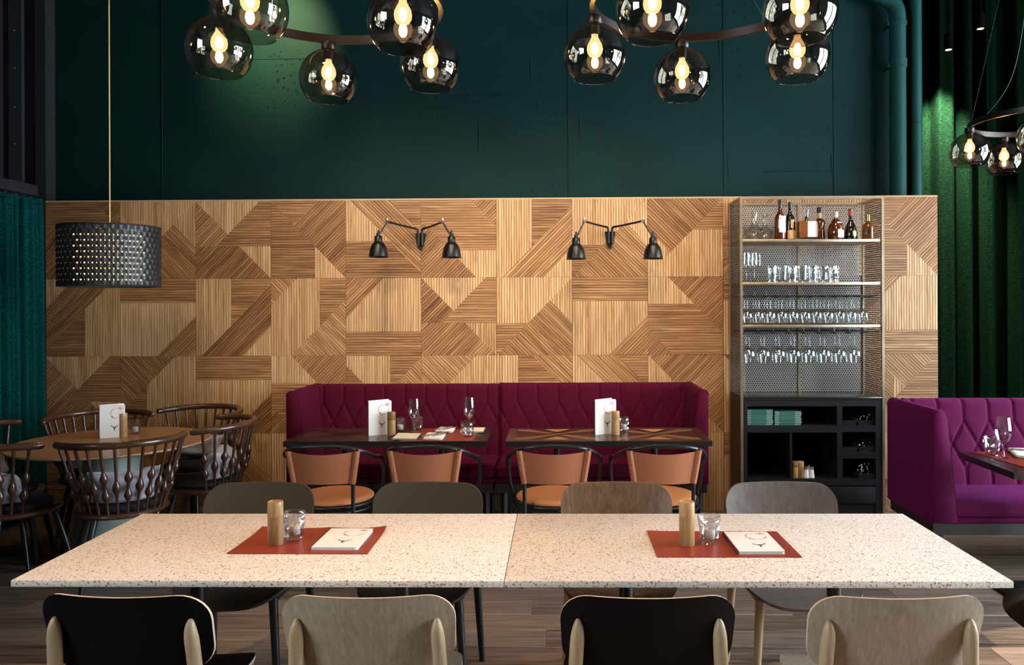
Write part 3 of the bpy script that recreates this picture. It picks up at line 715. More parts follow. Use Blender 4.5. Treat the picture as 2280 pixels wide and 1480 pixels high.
cfgn = [('black shell chair with pale plywood edge and oak legs, nearest the left end', M['black_shell'], M['black_shell'], M['ply'], M['oak_leg'], None),
        ('pale oak shell chair seen from behind, left of the table seam', M['oak_shell'], M['oak_shell'], M['ply'], M['oak_leg'], None),
        ('dark brown shell chair with oak legs seen from behind, right of the seam', M['brown_shell'], M['brown_shell'], M['ply'], M['oak_leg'], None),
        ('pale oak shell chair seen from behind, nearest the right end of the table', M['oak_shell2'], M['oak_shell2'], M['ply'], M['oak_leg'], None)]
for (px, rot), (lb, f, b2, e, l, st) in zip(NEAR, cfgn):
    p = at(px, 1330, 2.18)
    shell_chair((p.x, 2.18 + 0.235, 0), math.radians(rot), lb, f, b2, e, l, 'shell chairs on the near side of the terrazzo tables')
FAR = [588, 955, 1368, 1733]
cfgf = [('olive upholstered shell chair with black legs behind the table, farthest left', M['olive_shell'], M['olive_shell'], M['black_metal']),
        ('olive upholstered shell chair with black legs behind the table, beside the seam', M['olive_shell'], M['olive_shell'], M['black_metal']),
        ('walnut veneer shell chair with oak legs behind the table', M['walnut_shell'], M['walnut_shell'], M['oak_leg']),
        ('grey-brown veneer shell chair in front of the glass cabinet', M['grey_shell'], M['grey_shell'], M['oak_leg'])]
for px, (lb, f, e, l) in zip(FAR, cfgf):
    p = at(px, 1100, 3.54)
    shell_chair((p.x, 3.54 - 0.25, 0), PI + math.radians(random.uniform(-1.5, 1.5)), lb, f, f, e, l, 'shell chairs on the far side of the terrazzo tables')
sw = empty('pedestal_chair', (1.945, 2.93, 0), 0, 'dark chair seat jutting in at the right edge', 'chair')
mb = MB(); shell_seat(mb); mb.build('seat', [M['brown_shell']] * 3, sw, angle=50, fix=False)
MB().lathe([(0.022, 0.02), (0.022, 0.40), (0.09, 0.435)], 18).build('pedestal', M['black_metal'], sw)
MB().lathe([(0, 0.0), (0.20, 0.0), (0.20, 0.008), (0.03, 0.02), (0, 0.02)], 32).build('base', M['black_metal'], sw)
mb = MB(); shell_back(mb); mb.build('backrest', [M['brown_shell']] * 3, sw, angle=50, fix=False)
MB().rbox(-0.02, 0.02, -0.222, -0.205, 0.44, 0.66, 0.006, 2).build('back_bracket', M['black_metal'], sw)
sw.rotation_euler = (0, 0, PI / 2)

# ---- quilted banquettes
def quilt_depth(x, z, pitch, za, zb):
    """distance to the nearest seam: uprights above za and below zb, a diamond lattice between"""
    m = 0.5 * (za + zb); p = x / pitch; k = math.floor(p); fx = p - k
    dv = min(fx, 1 - fx) * pitch
    if z >= za: d = dv if z > za else dv
    elif z <= zb: d = dv
    else: d = 9
    # lattice lines from (k,za) to (k+-0.5,m) and on to (k,zb) / (k+-1,zb)
    if zb <= z <= za:
        t = (za - z) / (za - zb)                    # 0..1
        sl = math.hypot(pitch, za - zb); cosf = (za - zb) / sl
        d = min(abs(((p - t) - round(p - t))), abs(((p + t) - round(p + t)))) * pitch * cosf
    else:
        tip = za if z > za else zb
        if abs(z - tip) < 0.02: d = min(d, 9)
    return d
def banquette(name, x0, x1, yf, yb, arm, label, fab, zt=1.0, seatz=0.475, base_z=0.355, pitch=0.156, off=0.0, seat_split=None):
    """x0..x1 outer ends, yf front of seat, yb rear; arm: -1 left, +1 right, 0 none"""
    cx = (x0 + x1) / 2; root = empty(name, (cx, (yf + yb) / 2, 0), 0, label, 'banquette')
    I = Matrix.Translation((-cx, -(yf + yb) / 2, 0))
    at_, ab = 0.085, 0.150                       # arm thickness at top and bottom
    xi0 = x0 + (0.075 if arm < 0 else 0.0); xi1 = x1 - (0.075 if arm > 0 else 0.0)
    # backrest: quilted front skin, top roll, plain rear
    za, zb = zt - 0.135, zt - 0.43
    nx = int((xi1 - xi0) / 0.0085); zs = [base_z + (zt - 0.05 - base_z) * k / 84 for k in range(85)]
    def front(x, z):
        t = (z - base_z) / (zt - base_z); y = yb - 0.17 + 0.07 * t
        d = quilt_depth(x - x0 + off, z, pitch, za, zb)
        return y + 0.009 * math.exp(-(d / 0.0075) ** 2) - 0.003 * min(1.0, d / 0.05)
    def fn(u, v):
        x = xi0 + (xi1 - xi0) * u
        if v <= 0.80: z = base_z + (zt - 0.05 - base_z) * v / 0.80; y = front(x, z)
        else:
            a = (v - 0.80) / 0.20 * PI; yy = front(x, zt - 0.05); yr = yb; r = (yr - yy) / 2
            y = yy + r - r * math.cos(a); z = zt - 0.05 + 0.05 * (abs(math.sin(a)) ** 0.75)
            d = quilt_depth(x - x0 + off, zt, pitch, za, zb); z -= 0.010 * math.exp(-(d / 0.008) ** 2) * max(0, 1 - a / 2.4)
        e = min(x - xi0, xi1 - x)
        if e < 0.02 and ((arm >= 0 and x < cx) or (arm <= 0 and x > cx)): y += 0.02 * (1 - e / 0.02) ** 2
        return (x, y, z)
    mb = MB().grid(fn, nx, 105, M=I); mb.build('backrest', fab, root, angle=80, fix=False)
    MB().box(xi0, xi1, yb - 0.004, yb, base_z, zt - 0.05, M=I).build('rear_panel', fab, root, smooth=False)
    for sgn, xe in ((-1, xi0), (1, xi1)):
        if sgn != arm:
            poly = [(fn(0, k / 105)[1], fn(0, k / 105)[2]) for k in range(106)] + [(yb, base_z)]
            MB().prism(poly, xe - 0.004, xe + 0.0, 'x', M=I).build('end_panel', fab, root, smooth=False)
    # seat
    MB().rbox(xi0 + 0.003, xi1 - 0.003, yf, yb - 0.10, seatz - 0.085, seatz, 0.022, 4, M=I).build('seat_cushion', fab, root)
    MB().rbox(xi0, xi1, yf + 0.012, yb - 0.06, base_z, seatz - 0.085, 0.012, 2, M=I).build('seat_base', fab, root)
    MB().tube([(xi0 + 0.01, yf + 0.004, seatz - 0.008), (xi1 - 0.01, yf + 0.004, seatz - 0.008)], 0.004, 8, M=I).build('piping', fab, root)
    # arm wing: outer face upright, inner face sloping, rounded crown
    if arm:
        xo = x0 if arm < 0 else x1; sg = 1 if arm < 0 else -1
        prof = [(0, base_z)] + [(0, z) for z in (0.5, 0.7, 0.85, zt - 0.035)] + [(0.008, zt - 0.014), (0.022, zt - 0.003), (0.042, zt), (0.062, zt - 0.004), (0.076, zt - 0.016), (at_, zt - 0.04)]
        prof += [(at_ + (ab - at_) * t, zt - 0.04 + (base_z - zt + 0.04) * t) for t in (0.25, 0.5, 0.75, 1.0)]
        mb = MB(); ys = [yf - 0.002, yf + 0.004, yf + 0.014, yf + 0.03, (yf + yb) / 2, yb - 0.01, yb]
        sc = [0.80, 0.90, 0.965, 1.0, 1.0, 1.0, 0.99]; n = len(prof); cxp = 0.06; czp = 0.7
        rings = []
        for y, s in zip(ys, sc):
            rings.append([(xo + sg * (cxp + (px - cxp) * s), y, czp + (pz - czp) * (1 - (1 - s) * 0.16)) for px, pz in prof])
        vs = [p for rg in rings for p in rg]; fs = []
        for a in range(len(ys) - 1):
            for k in range(n):
                k2 = (k + 1) % n; fs.append((a * n + k, a * n + k2, (a + 1) * n + k2, (a + 1) * n + k))
        fs.append(tuple(range(n))); fs.append(tuple((len(ys) - 1) * n + k for k in range(n)))
        mb.add(vs, fs, M=I); mb.build('arm', fab, root, angle=60)
        wl = [(xo + sg * (px + 0.0005), yf + 0.016, pz + 0.0005) for px, pz in prof[4:]]
        MB().tube(wl, 0.0042, 8, M=I).build('piping', fab, root)
    # plinth and legs
    MB().box(x0 + 0.012, x1 - 0.012, yf + 0.02, yb - 0.02, base_z - 0.065, base_z - 0.0005, M=I).build('plinth', M['plinth'], root, smooth=False)
    for lx in (x0 + 0.06, x1 - 0.06):
        for ly in (yf + 0.05, yb - 0.06):
            MB().tube([(lx, ly, 0), (lx, ly, base_z - 0.065)], [0.018, 0.026], 4, M=I).build('leg', M['plinth'], root)
    return root
BF, BB = 5.45, 6.055
bx0 = at(635, 950, BF).x; bxm = at(1113, 900, 5.95).x; bx1 = at(1579, 950, BF).x
banquette('banquette', bx0, bxm - 0.003, BF, BB, -1, 'magenta quilted banquette with a left arm, behind the laid table', M['fabric'], 1.0, off=0.04)
banquette('banquette', bxm + 0.003, bx1, BF, BB, 1, 'magenta quilted banquette with a right arm, beside the glass cabinet', M['fabric'], 1.005, off=0.03)
RF, RB = 4.46, 5.07
banquette('banquette', at(2076, 1000, RF).x, 4.9, RF, RB, -1, 'violet quilted booth at the right edge, before the green curtain', M['fabric2'], 1.0, off=0.04)

# ---- dark two-seat tables in front of the banquettes
def inlaid_table(xa, xb, ya, yb, z, label, flip):
    cx, cy = (xa + xb) / 2, (ya + yb) / 2; root = empty('dining_table', (cx, cy, 0), 0, label, 'table', 'dark tables along the banquettes')
    w, d = (xb - xa) / 2, (yb - ya) / 2
    MB().box(-w + 0.0005, w - 0.0005, -d, d, z - 0.034, z - 0.003).build('top_core', M['table_edge'], root, smooth=False)
    bw = 0.055; g = 0.0018
    def piece(poly, m, ang):
        px = sum(p[0] for p in poly) / len(poly); py = sum(p[1] for p in poly) / len(poly); ca, sa = math.cos(-ang), math.sin(-ang)
        q = []
        for p in poly:                                       # shrink by the joint, into the piece's own grain frame
            dx, dy = p[0] - px, p[1] - py; l = math.hypot(dx, dy); k = max(0, 1 - 1.6 * g / l); dx *= k; dy *= k
            q.append((dx * ca - dy * sa, dx * sa + dy * ca))
        MB().prism(q, -0.003, 0.0).build('inlay', m, root, (px, py, z), smooth=False, rot=(0, 0, ang))
    wt, wl = (M['walnut_table'] if flip else M['walnut_black']), M['walnut_light']
    piece([(-w, -d), (w, -d), (w - bw, -d + bw), (-w + bw, -d + bw)], wt, 0); piece([(-w, d), (-w + bw, d - bw), (w - bw, d - bw), (w, d)], wt, 0)
    piece([(-w, -d), (-w + bw, -d + bw), (-w + bw, d - bw), (-w, d)], wt, PI / 2); piece([(w, -d), (w, d), (w - bw, d - bw), (w - bw, -d + bw)], wt, PI / 2)
    a, b2 = w - bw, d - bw; t = 0.045; an = math.atan2(b2, a)
    # crossing diagonals, four fields with a kite of lighter veneer each
    n = (-math.sin(an) * t, math.cos(an) * t)
    cxp = t / math.sin(an); cyp = t / math.cos(an)
    wd = wl if flip else wt
    piece([(-a, -b2), (-a + cxp, -b2), (a, b2 - cyp), (a, b2), (a - cxp, b2), (-a, -b2 + cyp)], wd, an)
    for s in (-1, 1):
        P = [(s * a, -s * b2), (s * a, -s * b2 + s * cyp), (s * cxp / 1.0 * 0.5, s * cyp * 0.5), (s * cxp * 0.5 - s * cxp * 0.5, s * 0.0 + s * 0.0)]
    for (u, v) in ((1, -1), (-1, 1)):
        piece([(u * a, v * b2), (u * a, v * (b2 - cyp)), (u * cxp / 2, 0), (0, v * cyp / 2), (u * (a - cxp), v * b2)], wd, -an)
    piece([(-a + cxp, b2) if 0 else (-a + cxp, -b2), (a - cxp, -b2), (cxp * 0.5 + 0.004, -cyp * 0.0 - 0.012) if 0 else (0, -cyp / 2)], wt, 0)
    piece([(-a + cxp, b2), (0, cyp / 2), (a - cxp, b2)], wt, 0)
    if flip:
        for v in (-1, 1):
            MB().prism([(-0.085, v * b2 * 0.97), (0.085, v * b2 * 0.97), (0.0, v * b2 * 0.42)], z + 0.0, z + 0.0006).build('inlay', M['inlay_orange'], root, smooth=False)
    piece([(-a, -b2 + cyp), (-cxp / 2, 0), (-a, b2 - cyp)], wt, PI / 2); piece([(a, -b2 + cyp), (a, b2 - cyp), (cxp / 2, 0)], wt, PI / 2)
    MB().lathe([(0.0, 0.0), (0.024, 0.0), (0.024, z - 0.05), (0.0, z - 0.05)], 18, (0, 0.05, 0.014)).build('pedestal', M['black_metal'], root)
    MB().rbox(-0.21, 0.21, -0.16, 0.26, 0.0, 0.014, 0.005, 2).build('base_plate', M['black_metal'], root)
    MB().box(-0.18, 0.18, -0.13, 0.23, z - 0.042, z - 0.034).build('mounting_plate', M['black_metal'], root, smooth=False)
    return root
BTZ = 0.745
q0, q1 = atz(625, 985, BTZ), atz(1083, 982.5, BTZ); q2, q3 = atz(1125.5, 981, BTZ), atz(1584, 979, BTZ)
BTF, BTB = (q0.y + q1.y + q2.y + q3.y) / 4, atz(900, 953, BTZ).y
lx = [q0.x, at(853, 985, BTF).x, q1.x]; rx = [q2.x, (q2.x + q3.x) / 2, q3.x]
inlaid_table(lx[0], lx[1], BTF, BTB, BTZ, 'dark inlaid table with the standing menu, at the left arm of the banquette', False)
inlaid_table(lx[1], lx[2], BTF, BTB, BTZ, 'dark inlaid table laid with red mat, napkins and glasses', False)
inlaid_table(rx[0], rx[1], BTF, BTB, BTZ, 'bare inlaid walnut table left of the candle, right-hand banquette', True)
inlaid_table(rx[1], rx[2], BTF, BTB, BTZ, 'bare inlaid walnut table nearest the glass cabinet', True)
# booth table at the right edge
bt = atz(2122, 1006, 0.745); bf = atz(2271, 1052, 0.745); BX0 = (bt.x + bf.x) / 2
inlaid_table(BX0, BX0 + 0.7, bf.y, bt.y, 0.745, 'dark table laid with red mat inside the violet booth', False)

# ---- black tube chairs with leather sling backs
def leather_chair(label):
    root = empty('leather_armchair', (0, 0, 0), 0, label, 'chair', 'tan leather chairs facing the banquettes'); bm_ = M['black_metal']; r = 0.0125
    half = [(0, -0.300, 0.808), (0.09, -0.294, 0.804), (0.160, -0.275, 0.792), (0.212, -0.238, 0.772), (0.245, -0.175, 0.744), (0.264, -0.10, 0.714), (0.272, -0.035, 0.702), (0.276, 0.02, 0.680), (0.277, 0.06, 0.61), (0.270, 0.09, 0.52), (0.252, 0.112, 0.43), (0.240, 0.135, 0.25), (0.236, 0.155, 0.0)]
    pts = smoothpath([(-x, y, z) for x, y, z in half[::-1]] + half[1:], 4)
    MB().tube(pts, r, 12).build('hoop_frame', bm_, root)
    for s in (-1, 1):
        MB().tube([(s * 0.195, -0.262, 0.792), (s * 0.183, -0.255, 0.70), (s * 0.168, -0.246, 0.58), (s * 0.166, -0.238, 0.44), (s * 0.175, -0.245, 0.2), (s * 0.185, -0.26, 0.0)], 0.0115, 12).build('rear_leg', bm_, root)
        MB().tube([(s * 0.196, -0.263, 0.778), (s * 0.184, -0.256, 0.70), (s * 0.167, -0.247, 0.590)], [0.0175, 0.0185, 0.0175], 14).build('leather_sleeve', M['leather'], root)
        mb = MB()
        for k in range(6):
            t = (k + 0.5) / 6; x = s * (0.196 + (0.167 - 0.196) * t); y = -0.264 + 0.017 * t; z = 0.775 - 0.185 * t
            mb.lathe([(0.0, 0.003), (0.0026, 0.002), (0.0036, 0)], 8, M=Matrix.Translation((x, y - 0.0175, z)) @ Matrix.Rotation(PI / 2, 4, 'X'))
        mb.build('studs', M['cap_gold'], root)
    def bk(u, v, dy=0):
        s = -1 + 2 * u; zz = 0.775 - 0.185 * v; hw = 0.190 + (0.163 - 0.190) * v
        sag = 0.016 * (1 - s * s) * (1 - v); y = -0.263 + 0.016 * v - 0.034 * (1 - s * s)
        return (s * hw, y + dy, zz - sag + 0.006 * (1 - s * s) * v * 0)
    mb = MB(); mb.grid(lambda u, v: bk(u, v, -0.0025), 20, 8); mb.grid(lambda u, v: bk(u, v, 0.0025), 20, 8)
    n = 21
    for j in (0, 8):
        for i in range(20): mb.f.append((j * n + i, j * n + i + 1, 189 + j * n + i + 1, 189 + j * n + i)); mb.m.append(0)
    mb.build('leather_back', M['leather'], root, angle=60)
    for zz, rr in ((0.438, 0.232), (0.408, 0.238)):
        MB().tube([(rr * math.cos(2 * PI * k / 40), rr * 0.98 * math.sin(2 * PI * k / 40), zz) for k in range(40)], 0.0115, 10, closed=True).build('seat_ring', bm_, root)
    MB().lathe([(0, 0.482), (0.12, 0.481), (0.19, 0.478), (0.217, 0.472), (0.227, 0.463), (0.226, 0.453), (0.21, 0.446), (0, 0.446)], 40).build('seat_pad', M['leather_seat'], root)
    return root
lc = leather_chair('x')
for px, ry, lb in ((716, 0.5, 'tan leather armchair farthest left, beside the round table'), (946, -0.8, 'tan leather armchair in front of the laid place, second from left'),
                   (1233, 0.0, 'tan leather armchair third from left, before the bare table'), (1478, 1.0, 'tan leather armchair nearest the glass cabinet')):
    p = at(px, 1040, 4.43); inst(lc, (p.x, 4.43 + 0.275, 0), math.radians(ry), lb)

# ---- round oak table with six spindle chairs
RT = Vector((at(249, 984, 4.98).x, 4.98, 0)); RR = 0.585
rt = empty('round_table', RT, 0, 'round honey oak table on a flared pale green pedestal', 'table')
MB().lathe([(0.0, 0.742), (RR - 0.004, 0.742), (RR - 0.001, 0.7385)], 72).build('tabletop', M['oak_round'], rt)
MB().lathe([(RR - 0.001, 0.7385), (RR, 0.735), (RR - 0.02, 0.724), (RR - 0.09, 0.716), (0.0, 0.716)], 72).build('tabletop_edge', M['oak_edge'], rt)
MB().lathe([(0.0, 0.716), (0.155, 0.716), (0.165, 0.60), (0.185, 0.40), (0.22, 0.18), (0.262, 0.03), (0.265, 0.0), (0, 0)], 48).build('pedestal', M['pedestal'], rt)

def spindle_chair(label):
    root = empty('spindle_chair', (0, 0, 0), 0, label, 'chair', 'dark spindle-back chairs around the round table'); wm = M['windsor']
    A = math.radians(74); R = 0.330; cy = 0.03
    def rail(a, dz=0.0): return Vector((R * math.sin(a), cy - R * math.cos(a), 0.845 - 0.010 * (a / A) ** 2 + dz))
    def foot(a): return Vector((0.222 * math.sin(a * 1.02), 0.0 - 0.222 * math.cos(a * 1.02), 0.452))
    n = 44; pts = [rail(-A * 1.12 + 2.24 * A * k / n) for k in range(n + 1)]
    e0, e1 = (pts[0] - pts[1]).normalized(), (pts[-1] - pts[-2]).normalized()
    pts = [pts[0] + e0 * 0.022, pts[0] + e0 * 0.016] + pts + [pts[-1] + e1 * 0.016, pts[-1] + e1 * 0.022]
    MB().tube(pts, [0.006, 0.016] + [0.0205] * (n + 1) + [0.016, 0.006], 14).build('top_rail', wm, root)
    for k in range(13):
        a = -A + 2 * A * k / 12; b0, b1 = foot(a), rail(a, -0.012); d = b1 - b0
        dbl = (k % 2 == 0); ts = [i / 44 for i in range(45)]
        def rad(t):
            r = 0.0072 + 0.0016 * t
            for c_, w_ in (((0.27, 0.098), (0.53, 0.098)) if dbl else ((0.385, 0.115),)):
                q = (t - c_) / w_; r = max(r, 0.0225 * math.exp(-q * q * (1.0 if t > c_ else 1.5)))
            return r
        MB().tube([b0 + d * t for t in ts], [rad(t) for t in ts], 10).build('spindle', wm, root)
    MB().lathe([(0, 0.452), (0.225, 0.452), (0.243, 0.446), (0.248, 0.436), (0.240, 0.424), (0.20, 0.416), (0, 0.416)], 44).build('seat', wm, root)
    MB().lathe([(0, 0.492), (0.15, 0.490), (0.192, 0.482), (0.200, 0.470), (0.195, 0.456), (0, 0.452)], 40).build('seat_pad', M['pad'], root)
    for sx in (-1, 1):
        for sy in (-1, 1):
            MB().tube([(sx * 0.235, sy * 0.225, 0), (sx * 0.20, sy * 0.19, 0.22), (sx * 0.155, sy * 0.145, 0.42)], [0.0125, 0.0165, 0.0185], 12).build('leg', M['black_metal'], root)
    return root
def cushion(label, loc, rz, tilt, seed, w=0.40, h=0.28):
    rnd = random.Random(seed); root = empty('scatter_cushion', loc, rz, label, 'cushion', 'grey velvet cushions on the spindle chairs')
    ph = [rnd.uniform(0, 6) for _ in range(3)]
    def side(sg):
        def f(u, v):
            a, b2 = -1 + 2 * u, -1 + 2 * v; t = 0.075 * (max(0, 1 - a ** 4) ** 0.5) * (max(0, 1 - b2 ** 4) ** 0.5) * (1 + 0.12 * math.sin(3 * a + ph[0]) + 0.1 * math.sin(4 * b2 + ph[1]))
            pin = 1 - 0.08 * (1 - abs(b2)) ** 0.5 * 0 - 0.07 * (a * a) * (1 - b2 * b2) - 0.0
            return (a * w / 2 * (1 - 0.06 * (1 - b2 * b2)), sg * t - 0.05 * a * a * -1.0, (b2 * h / 2) * (1 - 0.07 * (1 - a * a)) + h / 2)
        return f
    R_ = Matrix.Rotation(tilt, 4, 'X')
    mb = MB().grid(side(1), 22, 16, M=R_); mb.grid(side(-1), 22, 16, M=R_); mb.build('cover', M['cushion'], root, angle=120)
    sm = [side(1)(k / 22, 0) for k in range(23)] + [side(1)(1, k / 16) for k in range(1, 17)] + [side(1)(1 - k / 22, 1) for k in range(1, 23)] + [side(1)(0, 1 - k / 16) for k in range(1, 16)]
    MB().tube(sm, 0.0035, 6, closed=True, M=R_).build('seam', M['cushion'], root)
    return root
sc = spindle_chair('x')
def facing(p): d = Vector((RT.x - p[0], RT.y - p[1])); return math.atan2(d.y, d.x) - PI / 2
SP = [((-2.535, 4.525), 0.0, 'dark spindle-back chair seen from behind, in front of the round table'),
      ((-2.305, 5.085), 0.0, 'reddish spindle-back chair turned sideways at the right of the round table'),
      ((-2.62, 5.60), 0.05, 'spindle-back chair behind the round table, half hidden by the sideways one'),
      ((-3.155, 5.345), -0.05, 'spindle-back chair behind the round table, beside the teal curtain'),
      ((-3.155, 4.50), 0.0, 'spindle-back chair cut by the left edge, nearest the camera'),
      ((-3.50, 4.87), 0.12, 'spindle-back chair before the teal curtain, only its rail end visible')]
for i, (p, da, lb) in enumerate(SP):
    rz = facing(p) + da; inst(sc, (p[0], p[1], 0), rz, lb)
    f = Vector((-math.sin(rz), math.cos(rz), 0)); q = Vector((p[0], p[1], 0.492)) - f * 0.085
    cushion(['grey velvet cushion in the chair in front of the round table', 'grey velvet cushion in the sideways chair at the right of the round table', 'grey velvet cushion in the half hidden chair behind the round table',
             'grey velvet cushion in the chair beside the teal curtain', 'grey velvet cushion in the chair at the left edge', 'grey velvet cushion in the chair before the teal curtain'][i], q, rz, math.radians(16), i, 0.37, 0.175)
# ================================================================ LAMPS
# ---- woven drum pendant over the round table
pc = at(245, 570, 5.0); pz0, pz1 = at(245, 637, 5.0).z, at(245, 506, 5.0).z; PR = 0.292
pend = empty('drum_pendant', (pc.x, 5.0, pz0), 0, 'black woven strap drum pendant over the round table', 'pendant lamp'); ph = pz1 - pz0
NVS, NB = 80, 11
mb = MB()
for k in range(NVS):
    a = 2 * PI * k / NVS; da = 2 * PI / NVS * 0.37; nz = NB * 3
    vs = []; fs = []
    for j in range(nz + 1):
        z = ph * j / nz; r = PR + 0.0035 * math.cos(PI * (z / ph * NB) + PI * (k % 2)) * 1.0
        vs += [(r * math.cos(a - da), r * math.sin(a - da), z), (r * math.cos(a + da), r * math.sin(a + da), z)]
    for j in range(nz): fs.append((2 * j, 2 * j + 1, 2 * j + 3, 2 * j + 2))
    mb.add(vs, fs)
mb.build('upright_straps', M['weave'], pend, angle=60, fix=False)['kind'] = 'stuff'
bandmesh = None
for j in range(NB):
    zc = ph * (j + 0.5) / NB; hb = ph / NB * 0.36
    mb = MB(); n = NVS * 2
    for e in (0, 1):
        pass
    vs = []; fs = []
    for k in range(n):
        a = 2 * PI * k / n; r = PR - 0.0045 * math.cos(PI * k / 2.0 * 1.0 + PI * (j % 2)) * (1 if k % 2 == 0 else 0)
        vs += [(r * math.cos(a), r * math.sin(a), -hb), (r * math.cos(a), r * math.sin(a), hb)]
    for k in range(n): fs.append((2 * k, 2 * ((k + 1) % n), 2 * ((k + 1) % n) + 1, 2 * k + 1))
    mb.add(vs, fs); mb.build('woven_band', M['weave'], pend, (0, 0, zc), angle=60, fix=False)
for z in (0.0, ph):
    MB().tube([((PR + 0.001) * math.cos(2 * PI * k / 60), (PR + 0.001) * math.sin(2 * PI * k / 60), z) for k in range(60)], 0.005, 8, closed=True).build('rim', M['weave'], pend)
for k in range(3):
    a = 2 * PI * k / 3 + 0.4; MB().tube([(0, 0, ph - 0.02), (PR * math.cos(a), PR * math.sin(a), ph)], 0.003, 6).build('spider_arm', M['black_metal'], pend)
MB().tube([(0, 0, ph - 0.02), (0, 0, ZC - pz0)], 0.0042, 8).build('cord', M['gold_cord'], pend)
MB().lathe([(0, ph - 0.02), (0.018, ph - 0.025), (0.02, ph - 0.10), (0, ph - 0.10)], 14).build('socket', M['black_metal'], pend)
MB().lathe([(0.205, 0.03), (0.205, ph - 0.04)], 48).build('diffuser', M['diffuser'], pend, fix=False)
MB().lathe([(0, 0.045), (0.03, 0.05), (0.052, 0.085), (0.055, 0.11), (0.045, 0.14), (0.02, 0.17), (0, 0.175)], 20, (0, 0, ph - 0.275)).build('bulb', M['bulb_drum'], pend)

# ---- ring chandeliers with smoked globes
GR = 0.130
def chandelier(cx, cy, R, a0, label, wires):
    zr = 2.812; root = empty('ring_chandelier', (cx, cy, zr), 0, label, 'chandelier', 'ring chandeliers with smoked glass globes')
    n = 90
    prof = [(R - 0.009, -0.018), (R + 0.009, -0.018), (R + 0.009, 0.018), (R - 0.009, 0.018)]
    MB().lathe(prof + [prof[0]], n).build('ring', M['bronze'], root)
    MB().lathe([(R - 0.0096, -0.0175), (R - 0.0096, 0.0175)], n).build('ring_lining', M['lining'], root, fix=False)
    for k in range(5):
        a = a0 + 2 * PI * k / 5; x, y = R * math.cos(a), R * math.sin(a); gz = -0.180
        MB().lathe([(0, -0.018), (0.030, -0.018), (0.031, -0.022), (0.031, -0.046), (0.028, -0.050), (0.0, -0.050)], 20, (x, y, 0)).build('globe_cap', M['bronze'], root)
        th = [math.radians(t) for t in (9, 14, 20, 30, 42, 54, 66, 78, 90, 100, 110, 119, 127, 133, 137)]
        MB().lathe([(GR * math.sin(t), GR * math.cos(t)) for t in th] + [(GR * math.sin(th[-1]) - 0.0012, GR * math.cos(th[-1]) - 0.0022), (GR * math.sin(th[-1]) - 0.0035, GR * math.cos(th[-1]) + 0.0005)], 44, (x, y, gz)).build('globe', M['smoke'], root, fix=False)
        MB().lathe([(0, 0.128), (0.021, 0.128), (0.0215, 0.092), (0.017, 0.086), (0, 0.086)], 16, (x, y, gz)).build('socket', M['bronze'], root)
        bl = MB().lathe([(0.013, 0.088), (0.0145, 0.074), (0.022, 0.060), (0.030, 0.044), (0.033, 0.027), (0.0305, 0.011), (0.022, -0.002), (0.010, -0.008), (0, -0.009)], 22, (x, y, gz)).build('bulb', M['bulb_glass'], root)
        MB().lathe([(0, 0.054), (0.008, 0.052), (0.0135, 0.040), (0.0150, 0.026), (0.012, 0.013), (0.006, 0.006), (0, 0.005)], 12, (x, y, gz)).build('filament', M['bulb'], bl)
    for w in wires:
        a = w; MB().tube([(R * math.cos(a), R * math.sin(a), 0.017), (0.05 * math.cos(a), 0.05 * math.sin(a), ZC - zr - 0.03)], 0.0016, 6).build('suspension_wire', M['chrome'], root)
        MB().lathe([(0.0045, 0.015), (0.0045, 0.055), (0.002, 0.06)], 8, (R * math.cos(a), R * math.sin(a), 0)).build('wire_grip', M['chrome'], root)
    a = wires[0]
    MB().tube(smoothpath([(R * math.cos(a), R * math.sin(a), 0.02), (R * 0.75 * math.cos(a), R * 0.75 * math.sin(a), 0.10), (0.4 * R * math.cos(a), 0.4 * R * math.sin(a), 0.35), (0.2 * R * math.cos(a), 0.2 * R * math.sin(a), 0.9), (0, 0, ZC - zr - 0.02)], 6), 0.0016, 6).build('power_cable', M['bronze'], root)
    MB().lathe([(0, 0), (0.09, 0), (0.09, -0.03), (0, -0.03)], 24, (0, 0, ZC - zr)).build('ceiling_canopy', M['black_metal'], root)
    return root
CH1 = (-0.914, 3.122, 0.4449, math.radians(178.3)); CH2 = (0.580, 3.130, 0.4433, math.radians(92.1)); CH3 = (3.238, 5.289, 0.444, math.radians(91.8))
chandelier(*CH1, 'ring chandelier with five smoked globes at the upper left', [math.radians(20), math.radians(140), math.radians(260)])
chandelier(*CH2, 'ring chandelier with five smoked globes at the upper right', [math.radians(42), math.radians(178), math.radians(298)])
chandelier(*CH3, 'ring chandelier cut by the right edge, in front of the green curtain', [math.radians(140), math.radians(20), math.radians(260)])

